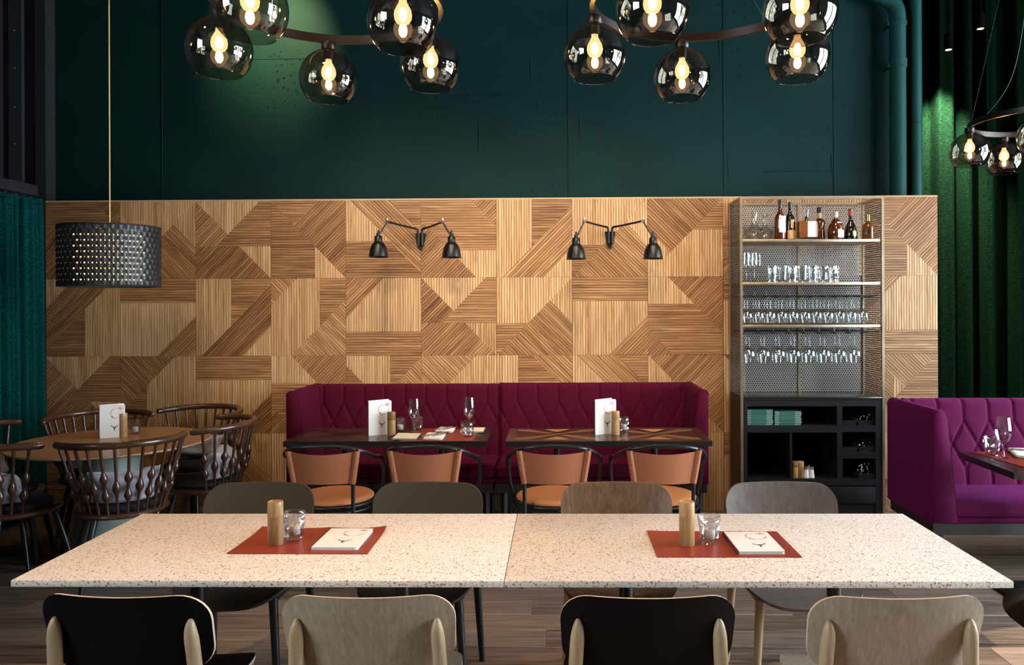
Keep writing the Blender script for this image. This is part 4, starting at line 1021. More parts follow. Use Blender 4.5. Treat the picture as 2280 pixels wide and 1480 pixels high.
# ---- twin-arm wall sconces
def sconce(pxb, pyb, left, right, label):
    """pxb, pyb: bracket centre on the wall; left, right: (shade x, shade z, knuckle x, knuckle z) from the bracket"""
    b0 = at(pxb, pyb, YW); root = empty('twin_sconce', (b0.x, YW, b0.z), 0, label, 'wall lamp', 'twin-arm black wall lamps over the banquettes'); bk = M['black_gloss']
    MB().prism([(-0.042, 0.055), (0.042, 0.055), (0.03, -0.01), (0.006, -0.075), (-0.006, -0.075), (-0.03, -0.01)], -0.022, -0.001, 'y').build('wall_bracket', bk, root, smooth=False)
    for s in (-1, 1):
        sx, sz, ex, ez = left if s < 0 else right; ey = -0.30
        MB().tube([(s * 0.014, -0.034, -0.035), (s * 0.014, -0.034, 0.058)], 0.0125, 14).build('arm_socket', bk, root)
        MB().tube(smoothpath([(s * 0.014, -0.034, 0.03), (s * 0.015, -0.036, 0.070), (s * 0.024, -0.045, 0.088), (ex * 0.28, -0.08, 0.088 + (ez - 0.088) * 0.2), (ex * 0.56, -0.16, 0.088 + (ez - 0.088) * 0.5), (ex, ey, ez)], 4), 0.0078, 10).build('arm', bk, root)
        MB().tube([(ex, ey - 0.012, ez), (ex, ey + 0.012, ez)], 0.013, 12).build('knuckle', M['chrome'], root)
        MB().lathe([(0, 0.030), (0.005, 0.028), (0.0065, 0.012), (0.004, 0.0)], 10, (ex, ey, ez)).build('thumb_screw', M['chrome'], root)
        hx, hz, hy = sx, sz + 0.118, -0.34
        MB().tube([(ex, ey, ez), (ex + (hx - ex) * 0.72, hy, ez + (hz + 0.0 - ez) * 0.86)], 0.0062, 10).build('forearm', bk, root)
        jx = ex + (hx - ex) * 0.80
        MB().tube([(jx, hy - 0.012, hz + 0.012), (jx, hy + 0.012, hz + 0.012)], 0.0095, 12).build('swivel', M['chrome'], root)
        MB().tube([(jx, hy, hz + 0.012), (hx, hy, hz + 0.0)], 0.006, 8).build('swivel_pin', M['chrome'], root)
        MB().lathe([(0, 0.150), (0.006, 0.149), (0.007, 0.128), (0.014, 0.126), (0.016, 0.108), (0.024, 0.104), (0.028, 0.098), (0.029, 0.062), (0.033, 0.058)], 24, (hx, hy, sz)).build('lamp_holder', bk, root)
        prof = [(0.031, 0.060), (0.042, 0.050), (0.054, 0.030), (0.062, 0.006), (0.067, -0.022), (0.070, -0.046), (0.0765, -0.052)]
        MB().lathe(prof + [(r - 0.002, z - 0.0012) for r, z in prof[::-1]], 36, (hx, hy, sz)).build('lamp_shade', bk, root, fix=False)
        MB().lathe([(0.012, 0.055), (0.013, 0.04), (0.022, 0.02), (0.022, 0.004), (0.012, -0.012), (0, -0.016)], 14, (hx, hy, sz)).build('bulb', M['paper'], root)
sconce(937, 536, (-0.253, -0.094, -0.195, 0.118), (0.286, -0.100, 0.215, 0.115), 'twin-arm black wall lamp above the laid table, left of two')
sconce(1358, 532, (-0.270, -0.122, -0.207, 0.108), (0.292, -0.122, 0.224, 0.108), 'twin-arm black wall lamp nearer the glass cabinet')

# ---- ceiling spotlights
def spot(p, target, energy, angle, blend, label, col=(1.0, 0.80, 0.55), upright=False, size=0.03):
    p = Vector(p); t = Vector(target); d = (t - p).normalized(); root = empty('ceiling_spotlight', p, 0, label, 'spotlight', 'black ceiling spotlights')
    Rm = Matrix.Identity(4) if upright else d.to_track_quat('-Z', 'Y').to_matrix().to_4x4()
    lz = -0.0485 if upright else -0.0255
    MB().lathe([(0, 0.09), (0.030, 0.088), (0.034, 0.07), (0.034, -0.05), (0.032, -0.05), (0.031, -0.02), (0.0, -0.02)], 20, M=Rm).build('can', M['spot_can'], root)
    MB().lathe([(0, lz), (0.026, lz)], 20, M=Rm).build('lens', M['spot_face'], root, fix=False)
    MB().tube([Rm @ Vector((0, 0, 0.06)), Vector((0, 0, 0.16)), (0, 0, ZC - p.z)], 0.008, 8).build('stem', M['spot_can'], root)
    L = bpy.data.lights.new('spotlight', 'SPOT'); L.energy = energy; L.spot_size = math.radians(angle); L.spot_blend = blend; L.color = col; L.shadow_soft_size = size
    o = bpy.data.objects.new('spot_beam', L); C.objects.link(o); o.parent = root; o.location = d * 0.056; o.rotation_euler = d.to_track_quat('-Z', 'Y').to_euler()
    return root
s1 = at(2112, 98, 6.66); s2 = at(2183, 51, 6.5)
spot(s1, (s1.x + 0.05, 7.0, 2.95), 2400, 62, 0.9, 'black ceiling spotlight aimed at the green curtain, nearer the pipes', (0.92, 1.0, 0.72), upright=True)
spot(s2, (s2.x + 0.10, 7.0, 2.4), 260, 40, 0.9, 'black ceiling spotlight above the booth, right of its neighbour', (1.0, 0.9, 0.6), upright=True)
gq = at(610, 130, 6.35)
spot((gq.x + 0.05, 5.35, 4.45), (gq.x - 0.02, 6.35, gq.z + 0.18), 330, 58, 1.0, 'ceiling spotlight washing the green wall above the left chandelier', (1.0, 0.95, 0.42))

for x, e, nm in ((-2.35, 60, 'far left over the round table side'), (-1.05, 250, 'left of centre over the laid table'), (0.25, 280, 'centre over the right banquette'), (1.45, 190, 'right of centre before the glass cabinet')):  # out-of-frame lamps added to brighten and warm the slatted wall
    spot((x, 4.05, 4.42), (x, 6.1, 1.0), e, 62, 1.0, 'unseen ceiling spotlight added to wash the slatted wall, ' + nm, (1.0, 0.82, 0.60), size=0.26)
for x, e, nm in ((-2.3, 230, 'farthest left'), (-1.2, 360, 'second from the left'), (0.0, 420, 'third from the left'), (1.2, 280, 'farthest right')):  # second unseen row, added so the wall light falls off towards the floor
    spot((x, 1.95, 4.42), (x, 6.1, 1.78), e, 38, 1.0, 'unseen rear ceiling spotlight added to graze the panelled wall, ' + nm, (1.0, 0.82, 0.60), size=0.26)
for p, t, e, nm in (((-2.25, 2.25, 4.42), (-1.30, 2.75, 0.74), 360, 'left end'), ((-0.16, 2.15, 4.42), (0.12, 2.80, 0.74), 150, 'seam'), ((1.60, 2.3, 4.42), (0.95, 2.85, 0.74), 110, 'right end')):  # out-of-frame lamps added to put warm light on the terrazzo tops
    spot(p, t, e, 46, 1.0, 'unseen ceiling spotlight added over the terrazzo tables, aimed at the ' + nm, (1.0, 0.62, 0.30), size=0.06)
# ================================================================ GLASS CABINET AND WHAT STANDS IN IT
SFY, SBY = 5.70, 6.075
def sX(px): return at(px, 800, SFY).x
def sZ(py): return at(1810, py, SFY).z
SX0, SX1 = sX(1649), sX(1970); ST = sZ(437)
cab = empty('display_cabinet', ((SX0 + SX1) / 2, (SFY + SBY) / 2, 0), 0, 'tall bronze cabinet of perforated metal holding bottles and glasses', 'cabinet')
CI = Matrix.Translation((-(SX0 + SX1) / 2, -(SFY + SBY) / 2, 0))
bfm = M['brass_frame']; pt_ = 0.018
def cbox(name, x0, x1, y0, y1, z0, z1, m, sm=False, parent=cab, r=0.0):
    mb = MB()
    (mb.rbox(x0, x1, y0, y1, z0, z1, r, 2, M=CI) if r else mb.box(x0, x1, y0, y1, z0, z1, M=CI)); return mb.build(name, m, parent, smooth=bool(r))
for x in (SX0, SX1 - pt_):
    for y in (SFY, SBY - pt_): cbox('post', x, x + pt_, y, y + pt_, 0, ST, bfm)
for y in (SFY, SBY - pt_): cbox('top_rail', SX0 + pt_, SX1 - pt_, y, y + pt_, ST - pt_, ST, bfm)
for x in (SX0, SX1 - pt_): cbox('top_rail', x, x + pt_, SFY + pt_, SBY - pt_, ST - pt_, ST, bfm)
SM = at(1778, 600, SBY).x
CT = sZ(884)                                             # counter height
cbox('back_mullion', SM - 0.010, SM + 0.010, SBY - 0.012, SBY, CT, ST - pt_, bfm)
boards = [sZ(532), sZ(628), sZ(723)]
for z in boards:
    cbox('shelf_board', SX0 + 0.010, SX1 - 0.010, SFY + 0.010, SBY - 0.014, z - 0.020, z, bfm, r=0.002)
def perf(name, axis, plane, u0, u1, v0, v1, pitch=0.0182, hole=0.0074):
    dx, dz = pitch, pitch * math.sqrt(3) / 2; vs, fs = [], []; R = pitch / math.sqrt(3); rows = int((v1 - v0) / dz) + 1
    ang = [PI / 6 + PI / 3 * k for k in range(6)]
    for j in range(rows):
        v = v0 + dz * j
        for i in range(int((u1 - u0) / dx) + 1):
            u = u0 + dx * (i + 0.5 * (j % 2))
            if u > u1 + 0.003 or v > v1: continue
            b0 = len(vs)
            for r in (R, hole):
                for a in ang:
                    uu, vv = min(max(u + r * math.cos(a), u0), u1), min(max(v + r * math.sin(a), v0), v1)
                    vs.append((uu, plane, vv) if axis == 'y' else (plane, uu, vv))
            for k in range(6): fs.append((b0 + k, b0 + (k + 1) % 6, b0 + 6 + (k + 1) % 6, b0 + 6 + k))
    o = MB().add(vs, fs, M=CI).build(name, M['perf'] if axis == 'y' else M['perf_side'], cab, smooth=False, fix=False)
    md = o.modifiers.new('sheet', 'SOLIDIFY'); md.thickness = 0.0012
perf('perforated_back', 'y', SBY - 0.004, SX0 + pt_, SM - 0.010, CT, ST - pt_)
perf('perforated_back', 'y', SBY - 0.004, SM + 0.010, SX1 - pt_, CT, ST - pt_)
perf('perforated_side', 'x', SX0 + 0.008, SFY + pt_, SBY - pt_, CT, ST - pt_)
perf('perforated_side', 'x', SX1 - 0.008, SFY + pt_, SBY - pt_, CT, ST - pt_)
# lower cabinet
dk, di = M['cabinet'], M['cabinet_in']; IX0, IX1 = SX0 + pt_, SX1 - pt_; yF = SFY + 0.006
cbox('stone_top', IX0 - 0.004, IX1 + 0.004, SFY + 0.002, SBY - 0.004, CT - 0.022, CT, M['stone'], r=0.003)
cbox('carcass_back', IX0, IX1, SBY - 0.03, SBY - 0.02, 0.06, CT - 0.022, di)
cbox('carcass_side', IX0, sX(1664), yF, SBY - 0.03, 0.06, CT - 0.022, dk); cbox('carcass_side', sX(1950), IX1, yF, SBY - 0.03, 0.06, CT - 0.022, dk)
cbox('top_panel', sX(1664), sX(1950), yF, SBY - 0.03, sZ(904.5), CT - 0.022, dk)
cbox('divider', sX(1864), sX(1876), yF, SBY - 0.03, sZ(1067), sZ(904.5), dk)
cbox('inner_shelf', sX(1664), sX(1864), yF, SBY - 0.03, sZ(963), sZ(947.5), dk)
cbox('divider', sX(1759.5), sX(1765), yF + 0.012, SBY - 0.03, sZ(1067), sZ(963), dk)
cbox('inner_shelf', sX(1876), sX(1950), yF, SBY - 0.03, sZ(962), sZ(947.5), dk); cbox('inner_shelf', sX(1876), sX(1950), yF, SBY - 0.03, sZ(1021), sZ(1006.5), dk)
cbox('bottom_panel', sX(1664), sX(1950), yF, SBY - 0.03, sZ(1081), sZ(1066.5), dk)
cbox('drawer', sX(1666), sX(1806), yF - 0.004, SBY - 0.03, sZ(1121), sZ(1083.5), dk, r=0.002); cbox('drawer', sX(1808), sX(1949), yF - 0.004, SBY - 0.03, sZ(1121), sZ(1083.5), dk, r=0.002)
cbox('kick_panel', IX0, IX1, yF + 0.01, SBY - 0.03, 0.0, sZ(1123), dk)
cbox('outer_side', SX0 + 0.005, IX0 - 0.001, SFY + pt_, SBY - pt_, 0.02, CT, dk); cbox('outer_side', IX1 + 0.001, SX1 - 0.005, SFY + pt_, SBY - pt_, 0.02, CT, dk)
# stemware racks
def rack(z, n, x0, x1):
    mb = MB().box(SX0 + 0.02, SX1 - 0.02, SFY + 0.045, SFY + 0.058, z + 0.006, z + 0.014, M=CI); r_ = mb.build('glass_rack', M['black_metal'], cab, smooth=False)
    MB().box(SX0 + 0.02, SX1 - 0.02, SBY - 0.07, SBY - 0.057, z + 0.006, z + 0.014, M=CI).build('rack_bar', M['black_metal'], r_, smooth=False)
    for k in range(n + 1):
        x = x0 + (x1 - x0) * (k - 0.5) / (n - 1)
        MB().box(x - 0.008, x + 0.008, SFY + 0.03, SBY - 0.04, z - 0.001, z + 0.006, M=CI).build('rack_rail', M['black_metal'], r_, smooth=False)
        MB().box(x - 0.002, x + 0.002, SFY + 0.05, SFY + 0.056, z + 0.006, z + 0.045, M=CI).build('rack_hanger', M['brass_frame'], r_, smooth=False)
RZ1, RZ2 = sZ(661), sZ(742)
g1 = [at(1664 + 25.8 * k, 700, SFY + 0.10).x for k in range(11)]; g2 = [at(1668 + 33.6 * k, 790, SFY + 0.10).x for k in range(8)]
rack(RZ1, 11, g1[0], g1[-1]); rack(RZ2, 8, g2[0], g2[-1])

ORD = ['first', 'second', 'third', 'fourth', 'fifth', 'sixth', 'seventh', 'eighth', 'ninth', 'tenth', 'eleventh', 'twelfth', 'thirteenth', 'fourteenth']
def wine_profile(H, R, foot, bowl):
    zb = H - bowl
    return [(0.0, 0.0), (foot * 0.6, 0.001), (foot, 0.002), (foot, 0.0035), (foot * 0.5, 0.006), (0.008, 0.013), (0.0042, 0.03), (0.0038, zb - 0.02), (0.0055, zb - 0.005),
            (R * 0.35, zb + 0.003), (R * 0.68, zb + bowl * 0.12), (R * 0.92, zb + bowl * 0.27), (R, zb + bowl * 0.42), (R * 0.97, zb + bowl * 0.6), (R * 0.86, zb + bowl * 0.85), (R * 0.79, H), (R * 0.775, H), (R * 0.84, zb + bowl * 0.84), (R * 0.95, zb + bowl * 0.6), (R * 0.975, zb + bowl * 0.42), (R * 0.88, zb + bowl * 0.27), (R * 0.6, zb + bowl * 0.13), (0.0, zb + 0.006)]
def wine_glass_proto(H, R, foot, bowl, up=True, n=28):
    pr = wine_profile(H, R, foot, bowl); Mx = None if up else Matrix.Translation((0, 0, 0)) @ Matrix.Rotation(PI, 4, 'X')
    root = empty('wine_glass')
    MB().lathe(pr[:9], n, M=Mx).build('stem', M['glass'], root, fix=False)
    MB().lathe(pr[8:], n, M=Mx).build('bowl', M['glass'], root, fix=False)
    return root
wg1 = wine_glass_proto(RZ1 - boards[2] - 0.006, 0.041, 0.032, 0.100, False, 20); wg2 = wine_glass_proto(RZ2 - sZ(812), 0.047, 0.036, 0.118, False, 20)
for nm, pr, xs, z, row_ in (('upper', wg1, g1, RZ1, 0), ('lower', wg2, g2, RZ2, 1)):
    for dp, (dy, dn) in enumerate(((0.10, 'front'), (0.20, 'middle'), (0.29, 'rear'))):
        if nm == 'lower' and dp == 2: continue
        for k, x in enumerate(xs):
            inst(pr, (x + 0.002 * dp, SFY + dy, z + 0.0065), 0, '%s wine glass from the left hanging in the %s row of the %s rack' % (ORD[k], dn, nm), 'wine glass', 'wine glasses hanging in the cabinet')
# decanters
def decanter(px, dy, label, s=1.0):
    p = at(px, 500, SFY + dy); root = empty('decanter', (p.x, SFY + dy, boards[0]), 0, label, 'decanter', 'glass decanters on the top shelf')
    pr = [(0, 0.0), (0.045, 0.002), (0.075, 0.04), (0.083, 0.066), (0.075, 0.078), (0.045, 0.100), (0.024, 0.125), (0.016, 0.15), (0.018, 0.18), (0.030, 0.215)]
    MB().lathe([(r * s, z * s) for r, z in pr] + [(max(0, r * s - 0.0022), z * s + 0.002) for r, z in pr[::-1]], 32).build('decanter_body', M['glass'], root, fix=False)
decanter(1680, 0.10, 'flared glass decanter at the left end of the top shelf', 0.95); decanter(1703, 0.22, 'flared glass decanter behind the first one', 0.95)
# bottles
def bottle(px, dy, h, R, label, body, prof=None, cap=('cap_black', 0.04, 0.013), lab=None, rim=None, square=None):
    p = at(px, 500, SFY + dy); root = empty('spirit_bottle', (p.x, SFY + dy, boards[0]), 0, label, 'bottle', 'spirit bottles on the top shelf')
    if square:
        MB().rbox(-R, R, -R * 0.7, R * 0.7, 0.014, h * 0.62, 0.008, 3).build('bottle_body', body, root)
        MB().rbox(-R - 0.002, R + 0.002, -R * 0.7 - 0.002, R * 0.7 + 0.002, 0, 0.014, 0.004, 2).build('glass_foot', M['glass'], root)
        MB().lathe([(0.018, h * 0.62), (0.013, h * 0.66), (0.013, h * 0.78)], 18).build('neck', M['darkglass'], root)
        MB().lathe([(0, h * 0.78), (0.012, h * 0.78), (0.014, h * 0.84), (0.019, h), (0, h)], 18).build('stopper', M['glass'], root)
        MB().box(-R * 0.10, R * 0.80, -R * 0.7 - 0.0015, -R * 0.7 - 0.0005, 0.02, h * 0.60).build('paper_label', M['label_white'], root, smooth=False)
        return root
    prof = prof or [(0, 0), (R * 0.95, 0), (R, 0.006), (R, h * 0.50), (R * 0.94, h * 0.58), (R * 0.6, h * 0.66), (0.0135, h * 0.72), (0.0125, h - cap[1])]
    MB().lathe(prof, 28).build('bottle_body', body, root)
    MB().lathe([(0.0125, h - cap[1]), (cap[2], h - cap[1]), (cap[2] + 0.001, h - 0.003), (cap[2] - 0.002, h), (0, h)], 18).build('cap', M[cap[0]], root)
    for (m, z0, z1, a0, a1, rr) in (lab or []):
        MB().lathe([(rr + 0.0006, z0), (rr + 0.0006, z1)], 14, a0=math.radians(a0), a1=math.radians(a1)).build('paper_label', M[m], root, fix=False)
    return root
def lettering(txt, size, parent, loc, rot, m):
    cu = bpy.data.curves.new('txt', 'FONT'); cu.body = txt; cu.size = size; cu.align_x = 'CENTER'; cu.resolution_u = 2
    t = bpy.data.objects.new('txt', cu); C.objects.link(t); bpy.context.view_layer.update()
    me = bpy.data.meshes.new_from_object(t.evaluated_get(bpy.context.evaluated_depsgraph_get())); bpy.data.objects.remove(t); bpy.data.curves.remove(cu)
    me.materials.clear(); me.materials.append(m); return obj('lettering', me, parent, loc, rot)
b1 = bottle(1737, 0.09, 0.295, 0.040, 'tall amber bottle with big white label on the top shelf', M['amber'], lab=[('label_white', 0.055, 0.175, 245, 330, 0.040)])
lettering('TALISKER', 0.013, b1, (0.010, -0.0412, 0.152), (PI / 2, 0, 0.2), M['ink'])
bottle(1759, 0.13, 0.283, 0.038, 'dark bottle with tan label and oval badge on the top shelf', M['darkglass'], lab=[('label_tan', 0.010, 0.075, 225, 335, 0.038), ('label_tan', 0.09, 0.15, 262, 300, 0.038)])
bottle(1796, 0.10, 0.225, 0.066, 'square crystal decanter bottle with glass stopper', M['honey'], square=True)
b4 = bottle(1825, 0.15, 0.245, 0.038, 'round-shouldered amber bottle netted in gold wire, black stopper', M['amber'], [(0, 0), (0.036, 0), (0.040, 0.01), (0.040, 0.06), (0.034, 0.09), (0.042, 0.125), (0.036, 0.145), (0.015, 0.165), (0.0145, 0.205)], ('cap_black', 0.040, 0.020))
MB().lathe([(0.0165, 0.160), (0.0165, 0.203)], 16).build('neck_foil', M['cork'], b4, fix=False)
for s in (-1, 1):
    MB().tube([(s * 0.034, -0.022, 0.135), (s * 0.012, -0.041, 0.110), (-s * 0.008, -0.0375, 0.085), (-s * 0.030, -0.024, 0.05), (-s * 0.036, -0.016, 0.01)], 0.0016, 6).build('gold_wire', M['cap_gold'], b4)
b5 = bottle(1861, 0.10, 0.208, 0.058, 'flask-shaped cognac bottle with white label and cream stopper', M['amber'], [(0, 0), (0.046, 0), (0.054, 0.012), (0.060, 0.05), (0.052, 0.10), (0.032, 0.142), (0.016, 0.155), (0.014, 0.165)], ('label_white', 0.043, 0.016))
MB().grid(lambda u, v: ((lambda z, rr: ((-0.1 + 0.95 * u) * rr * 0.9, -math.sqrt(max(0.0, rr ** 2 - ((-0.1 + 0.95 * u) * rr * 0.9) ** 2)) - 0.001, z))(0.015 + 0.115 * v, [0.0565, 0.060, 0.060, 0.0555, 0.050, 0.044, 0.038][min(6, int(v * 6.001))])), 8, 6).build('paper_label', M['label_white'], b5, fix=False)
lettering('HINE', 0.012, b5, (0.016, -0.062, 0.085), (PI / 2, 0, 0.1), M['ink'])
b6 = bottle(1894, 0.14, 0.232, 0.045, 'black bell-shaped bottle with red wax cap', M['darkglass'], [(0, 0), (0.044, 0), (0.048, 0.01), (0.047, 0.06), (0.036, 0.105), (0.020, 0.135), (0.0145, 0.16), (0.014, 0.185)], ('cap_red', 0.048, 0.0155))
MB().lathe([(0.0475, 0.03), (0.0470, 0.065)], 10, a0=math.radians(265), a1=math.radians(320)).build('gold_print', M['cap_gold'], b6, fix=False)
b7 = bottle(1933, 0.12, 0.190, 0.041, 'honey-coloured bottle with gold foil neck at the right end', M['honey'], [(0, 0), (0.040, 0), (0.042, 0.006), (0.042, 0.095), (0.036, 0.115), (0.018, 0.132), (0.0125, 0.142), (0.012, 0.15)], ('cap_gold', 0.050, 0.0135), [('cap_black', 0.045, 0.075, 225, 270, 0.042)])
# flutes and tumblers on the second shelf
def flute_proto():
    root = empty('champagne_flute')
    MB().lathe([(0, 0), (0.03, 0.001), (0.031, 0.003), (0.010, 0.008), (0.004, 0.02), (0.0038, 0.08), (0.008, 0.092)], 20).build('stem', M['glass'], root, fix=False)
    MB().lathe([(0.008, 0.092), (0.018, 0.11), (0.0235, 0.14), (0.0225, 0.19), (0.0195, 0.222), (0.0185, 0.222), (0.0215, 0.19), (0.0225, 0.14), (0.016, 0.112), (0, 0.096)], 20).build('bowl', M['glass'], root, fix=False); return root
fp = flute_proto()
for k, (px, dy, lb) in enumerate(((1662, 0.10, 'leftmost champagne flute in the front row'), (1671, 0.22, 'leftmost champagne flute in the rear row'), (1680, 0.12, 'champagne flute in the front row, nearest the tumblers'), (1688, 0.24, 'champagne flute in the rear row, nearest the tumblers'), (1672, 0.31, 'champagne flute farthest back on the second shelf'))):
    p = at(px, 600, SFY + dy); inst(fp, (p.x, SFY + dy, boards[1]), 0, lb, 'champagne flute', 'champagne flutes on the second shelf')
def tumbler_mesh(H, R0, R1, n=14, glass='crystal', thin=False):
    """cut tumbler: alternating facets outside, smooth well inside, heavy base"""
    mb = MB(); rows = 6; rings = []
    prof = [(R0 * 0.93, 0.0)] + [(R0 + (R1 - R0) * k / (rows - 1), 0.006 + (H * 0.84 - 0.006) * k / (rows - 1)) for k in range(rows)] + [(R1 * 1.005, H * 0.90), (R1, H)]
    inner = [(R1 - 0.0022, H), (R1 - 0.0035, H * 0.85), (R0 - 0.002 + (R1 - R0) * 0.3, H * 0.35), (R0 - 0.006, 0.020), (R0 * 0.5, 0.0155)]
    vs, fs = [], []
    def ring(r, z, tw, cut):
        b0 = len(vs)
        for k in range(2 * n):
            a = 2 * PI * (k + tw) / (2 * n); rr = r * (1 - cut * ((k + int(tw * 2)) % 2)); vs.append((rr * math.cos(a), rr * math.sin(a), z))
        return b0
    rs = [ring(r, z, 0.5 * (i % 2), 0.11 if 1 <= i <= rows - 1 else 0.0) for i, (r, z) in enumerate(prof)]
    rs += [ring(r, z, 0, 0) for r, z in inner]
    m = 2 * n
    for a, b2 in zip(rs[:-1], rs[1:]):
        for k in range(m): fs.append((a + k, a + (k + 1) % m, b2 + (k + 1) % m, b2 + k))
    fs.append(tuple(rs[0] + k for k in range(m))[::-1]); c = len(vs); vs.append((0, 0, 0.015))
    for k in range(m): fs.append((rs[-1] + k, rs[-1] + (k + 1) % m, c))
    mb.add(vs, fs); return mb
def tumbler_proto(H, R0, R1, n, m, soft=False):
    root = empty('tumbler'); mb = tumbler_mesh(H, R0, R1, n); o = mb.build('tumbler_body', m, root, smooth=soft, angle=14)
    return root
tp = tumbler_proto(0.122, 0.030, 0.038, 10, M['glass'], True)
for row_, (dy, nm) in enumerate(((0.09, 'front'), (0.20, 'rear'))):
    for k in range(7):
        p = at(1719 + 22.6 * k + 4 * row_, 610, SFY + dy); inst(tp, (p.x, SFY + dy, boards[1]), 0.3 * k, '%s clear tumbler from the left in the %s row of the second shelf' % (ORD[k], nm), 'tumbler', 'tumblers on the second shelf')
# green books
def book_proto():
    root = empty('menu_book'); w, d, t = 0.192, 0.150, 0.0118
    MB().box(-w / 2, w / 2, 0, d, 0, 0.0022).build('cover', M['greenbook'], root, smooth=False); MB().box(-w / 2, w / 2, 0, d, t - 0.0022, t).build('cover', M['greenbook'], root, smooth=False)
    MB().box(-w / 2 + 0.036, w / 2 - 0.046, 0.001, d, 0.0022, t - 0.0022).build('spine', M['greenbook'], root, smooth=False)
    for a, b2 in ((-w / 2 + 0.001, -w / 2 + 0.036), (w / 2 - 0.046, w / 2 - 0.001)): MB().box(a, b2, 0.003, d, 0.0022, t - 0.0022).build('page_block', M['pages'], root, smooth=False)
    return root
bp_ = book_proto(); zsh = sZ(947.5)
for st, (pxc, cnt, nm) in enumerate(((1694, 9, 'left'), (1757.5, 8, 'right'))):
    x = at(pxc, 930, SFY).x
    for k in range(cnt):
        inst(bp_, (x + random.uniform(-0.0035, 0.0035), SFY + 0.03 + random.uniform(0, 0.006), zsh + 0.0126 * k), 0, '%s green book from the bottom of the %s stack in the cabinet' % (ORD[k], nm), 'book', 'green books stacked in the cabinet')
# cutlery trays with steel handles
rc = random.Random(4)
def tray(px0, px1, zf, label):
    x0, x1 = sX(px0), sX(px1); w = x1 - x0; root = empty('cutlery_tray', ((x0 + x1) / 2, SFY + 0.03, zf), 0, label, 'tray', 'black cutlery trays in the cabinet'); h = w / 2
    t = 0.003
    def panel(name, q):
        c = sum((Vector(p) for p in q), Vector()) / 4; n = (Vector(q[1]) - Vector(q[0])).cross(Vector(q[2]) - Vector(q[0])).normalized() * t
        vs = [Vector(p) for p in q] + [Vector(p) + n for p in q]
        MB().add(vs, [(0, 1, 2, 3), (7, 6, 5, 4), (0, 4, 5, 1), (1, 5, 6, 2), (2, 6, 7, 3), (3, 7, 4, 0)]).build(name, M['black_metal'], root, smooth=False)
    k = 0.9
    panel('tray_base', [(-h * k, 0, 0.001), (h * k, 0, 0.001), (h * k, 0.24, 0.001), (-h * k, 0.24, 0.001)])
    panel('tray_front', [(-h * k, 0, 0), (h * k, 0, 0), (h, -0.004, 0.034), (-h, -0.004, 0.034)])
    panel('tray_back', [(-h * k, 0.24, 0), (h * k, 0.24, 0), (h, 0.244, 0.09), (-h, 0.244, 0.09)])
    for s in (-1, 1): panel('tray_side', [(s * h * k, 0, 0), (s * h * k, 0.24, 0), (s * h, 0.244, 0.09), (s * (h + 0.004), -0.004, 0.034)])
    return root, w
def cutlery_proto():
    root = empty('cutlery'); MB().tube(smoothpath([(0, 0, 0), (0, 0.003, 0.0), (0, 0.01, 0), (0, 0.08, -0.004), (0, 0.16, -0.012)], 3), [0.002, 0.0045, 0.0058, 0.0060, 0.0050, 0.0042, 0.0040, 0.0038, 0.0036, 0.0034, 0.0032, 0.0030, 0.0030], 10).build('handle', M['chrome'], root); return root
cp = cutlery_proto()
for (a, b2, py, lb, n, nm, zt_) in ((1877, 1909, 947.5, 'black cutlery tray, empty, upper left', 0, '', 0), (1912, 1948, 947.5, 'black tray of cutlery, upper compartment', 9, 'upper', 0.045), (1876, 1911, 1006.5, 'black cutlery tray, empty, middle left', 0, '', 0),
                                (1914, 1949, 1006.5, 'black tray of cutlery, middle compartment', 8, 'middle', 0.04), (1913, 1949, 1066.5, 'black tray heaped with cutlery, lowest compartment', 20, 'lowest', 0.08)):
    z = sZ(py); rt_, w = tray(a, b2, z, lb)
    for k in range(n):
        x = rt_.location.x + (rc.uniform(-0.40, 0.40)) * w; zz = z + 0.014 + (zt_ - 0.005) * (k / max(1, n - 1)) + rc.uniform(-0.003, 0.003) + 0.012
        inst(cp, (x, SFY + 0.045 + rc.uniform(0, 0.03), zz), rc.uniform(-0.15, 0.15), 'steel cutlery handle in the %s tray of the cabinet' % nm, 'cutlery', 'cutlery in the %s tray' % nm)
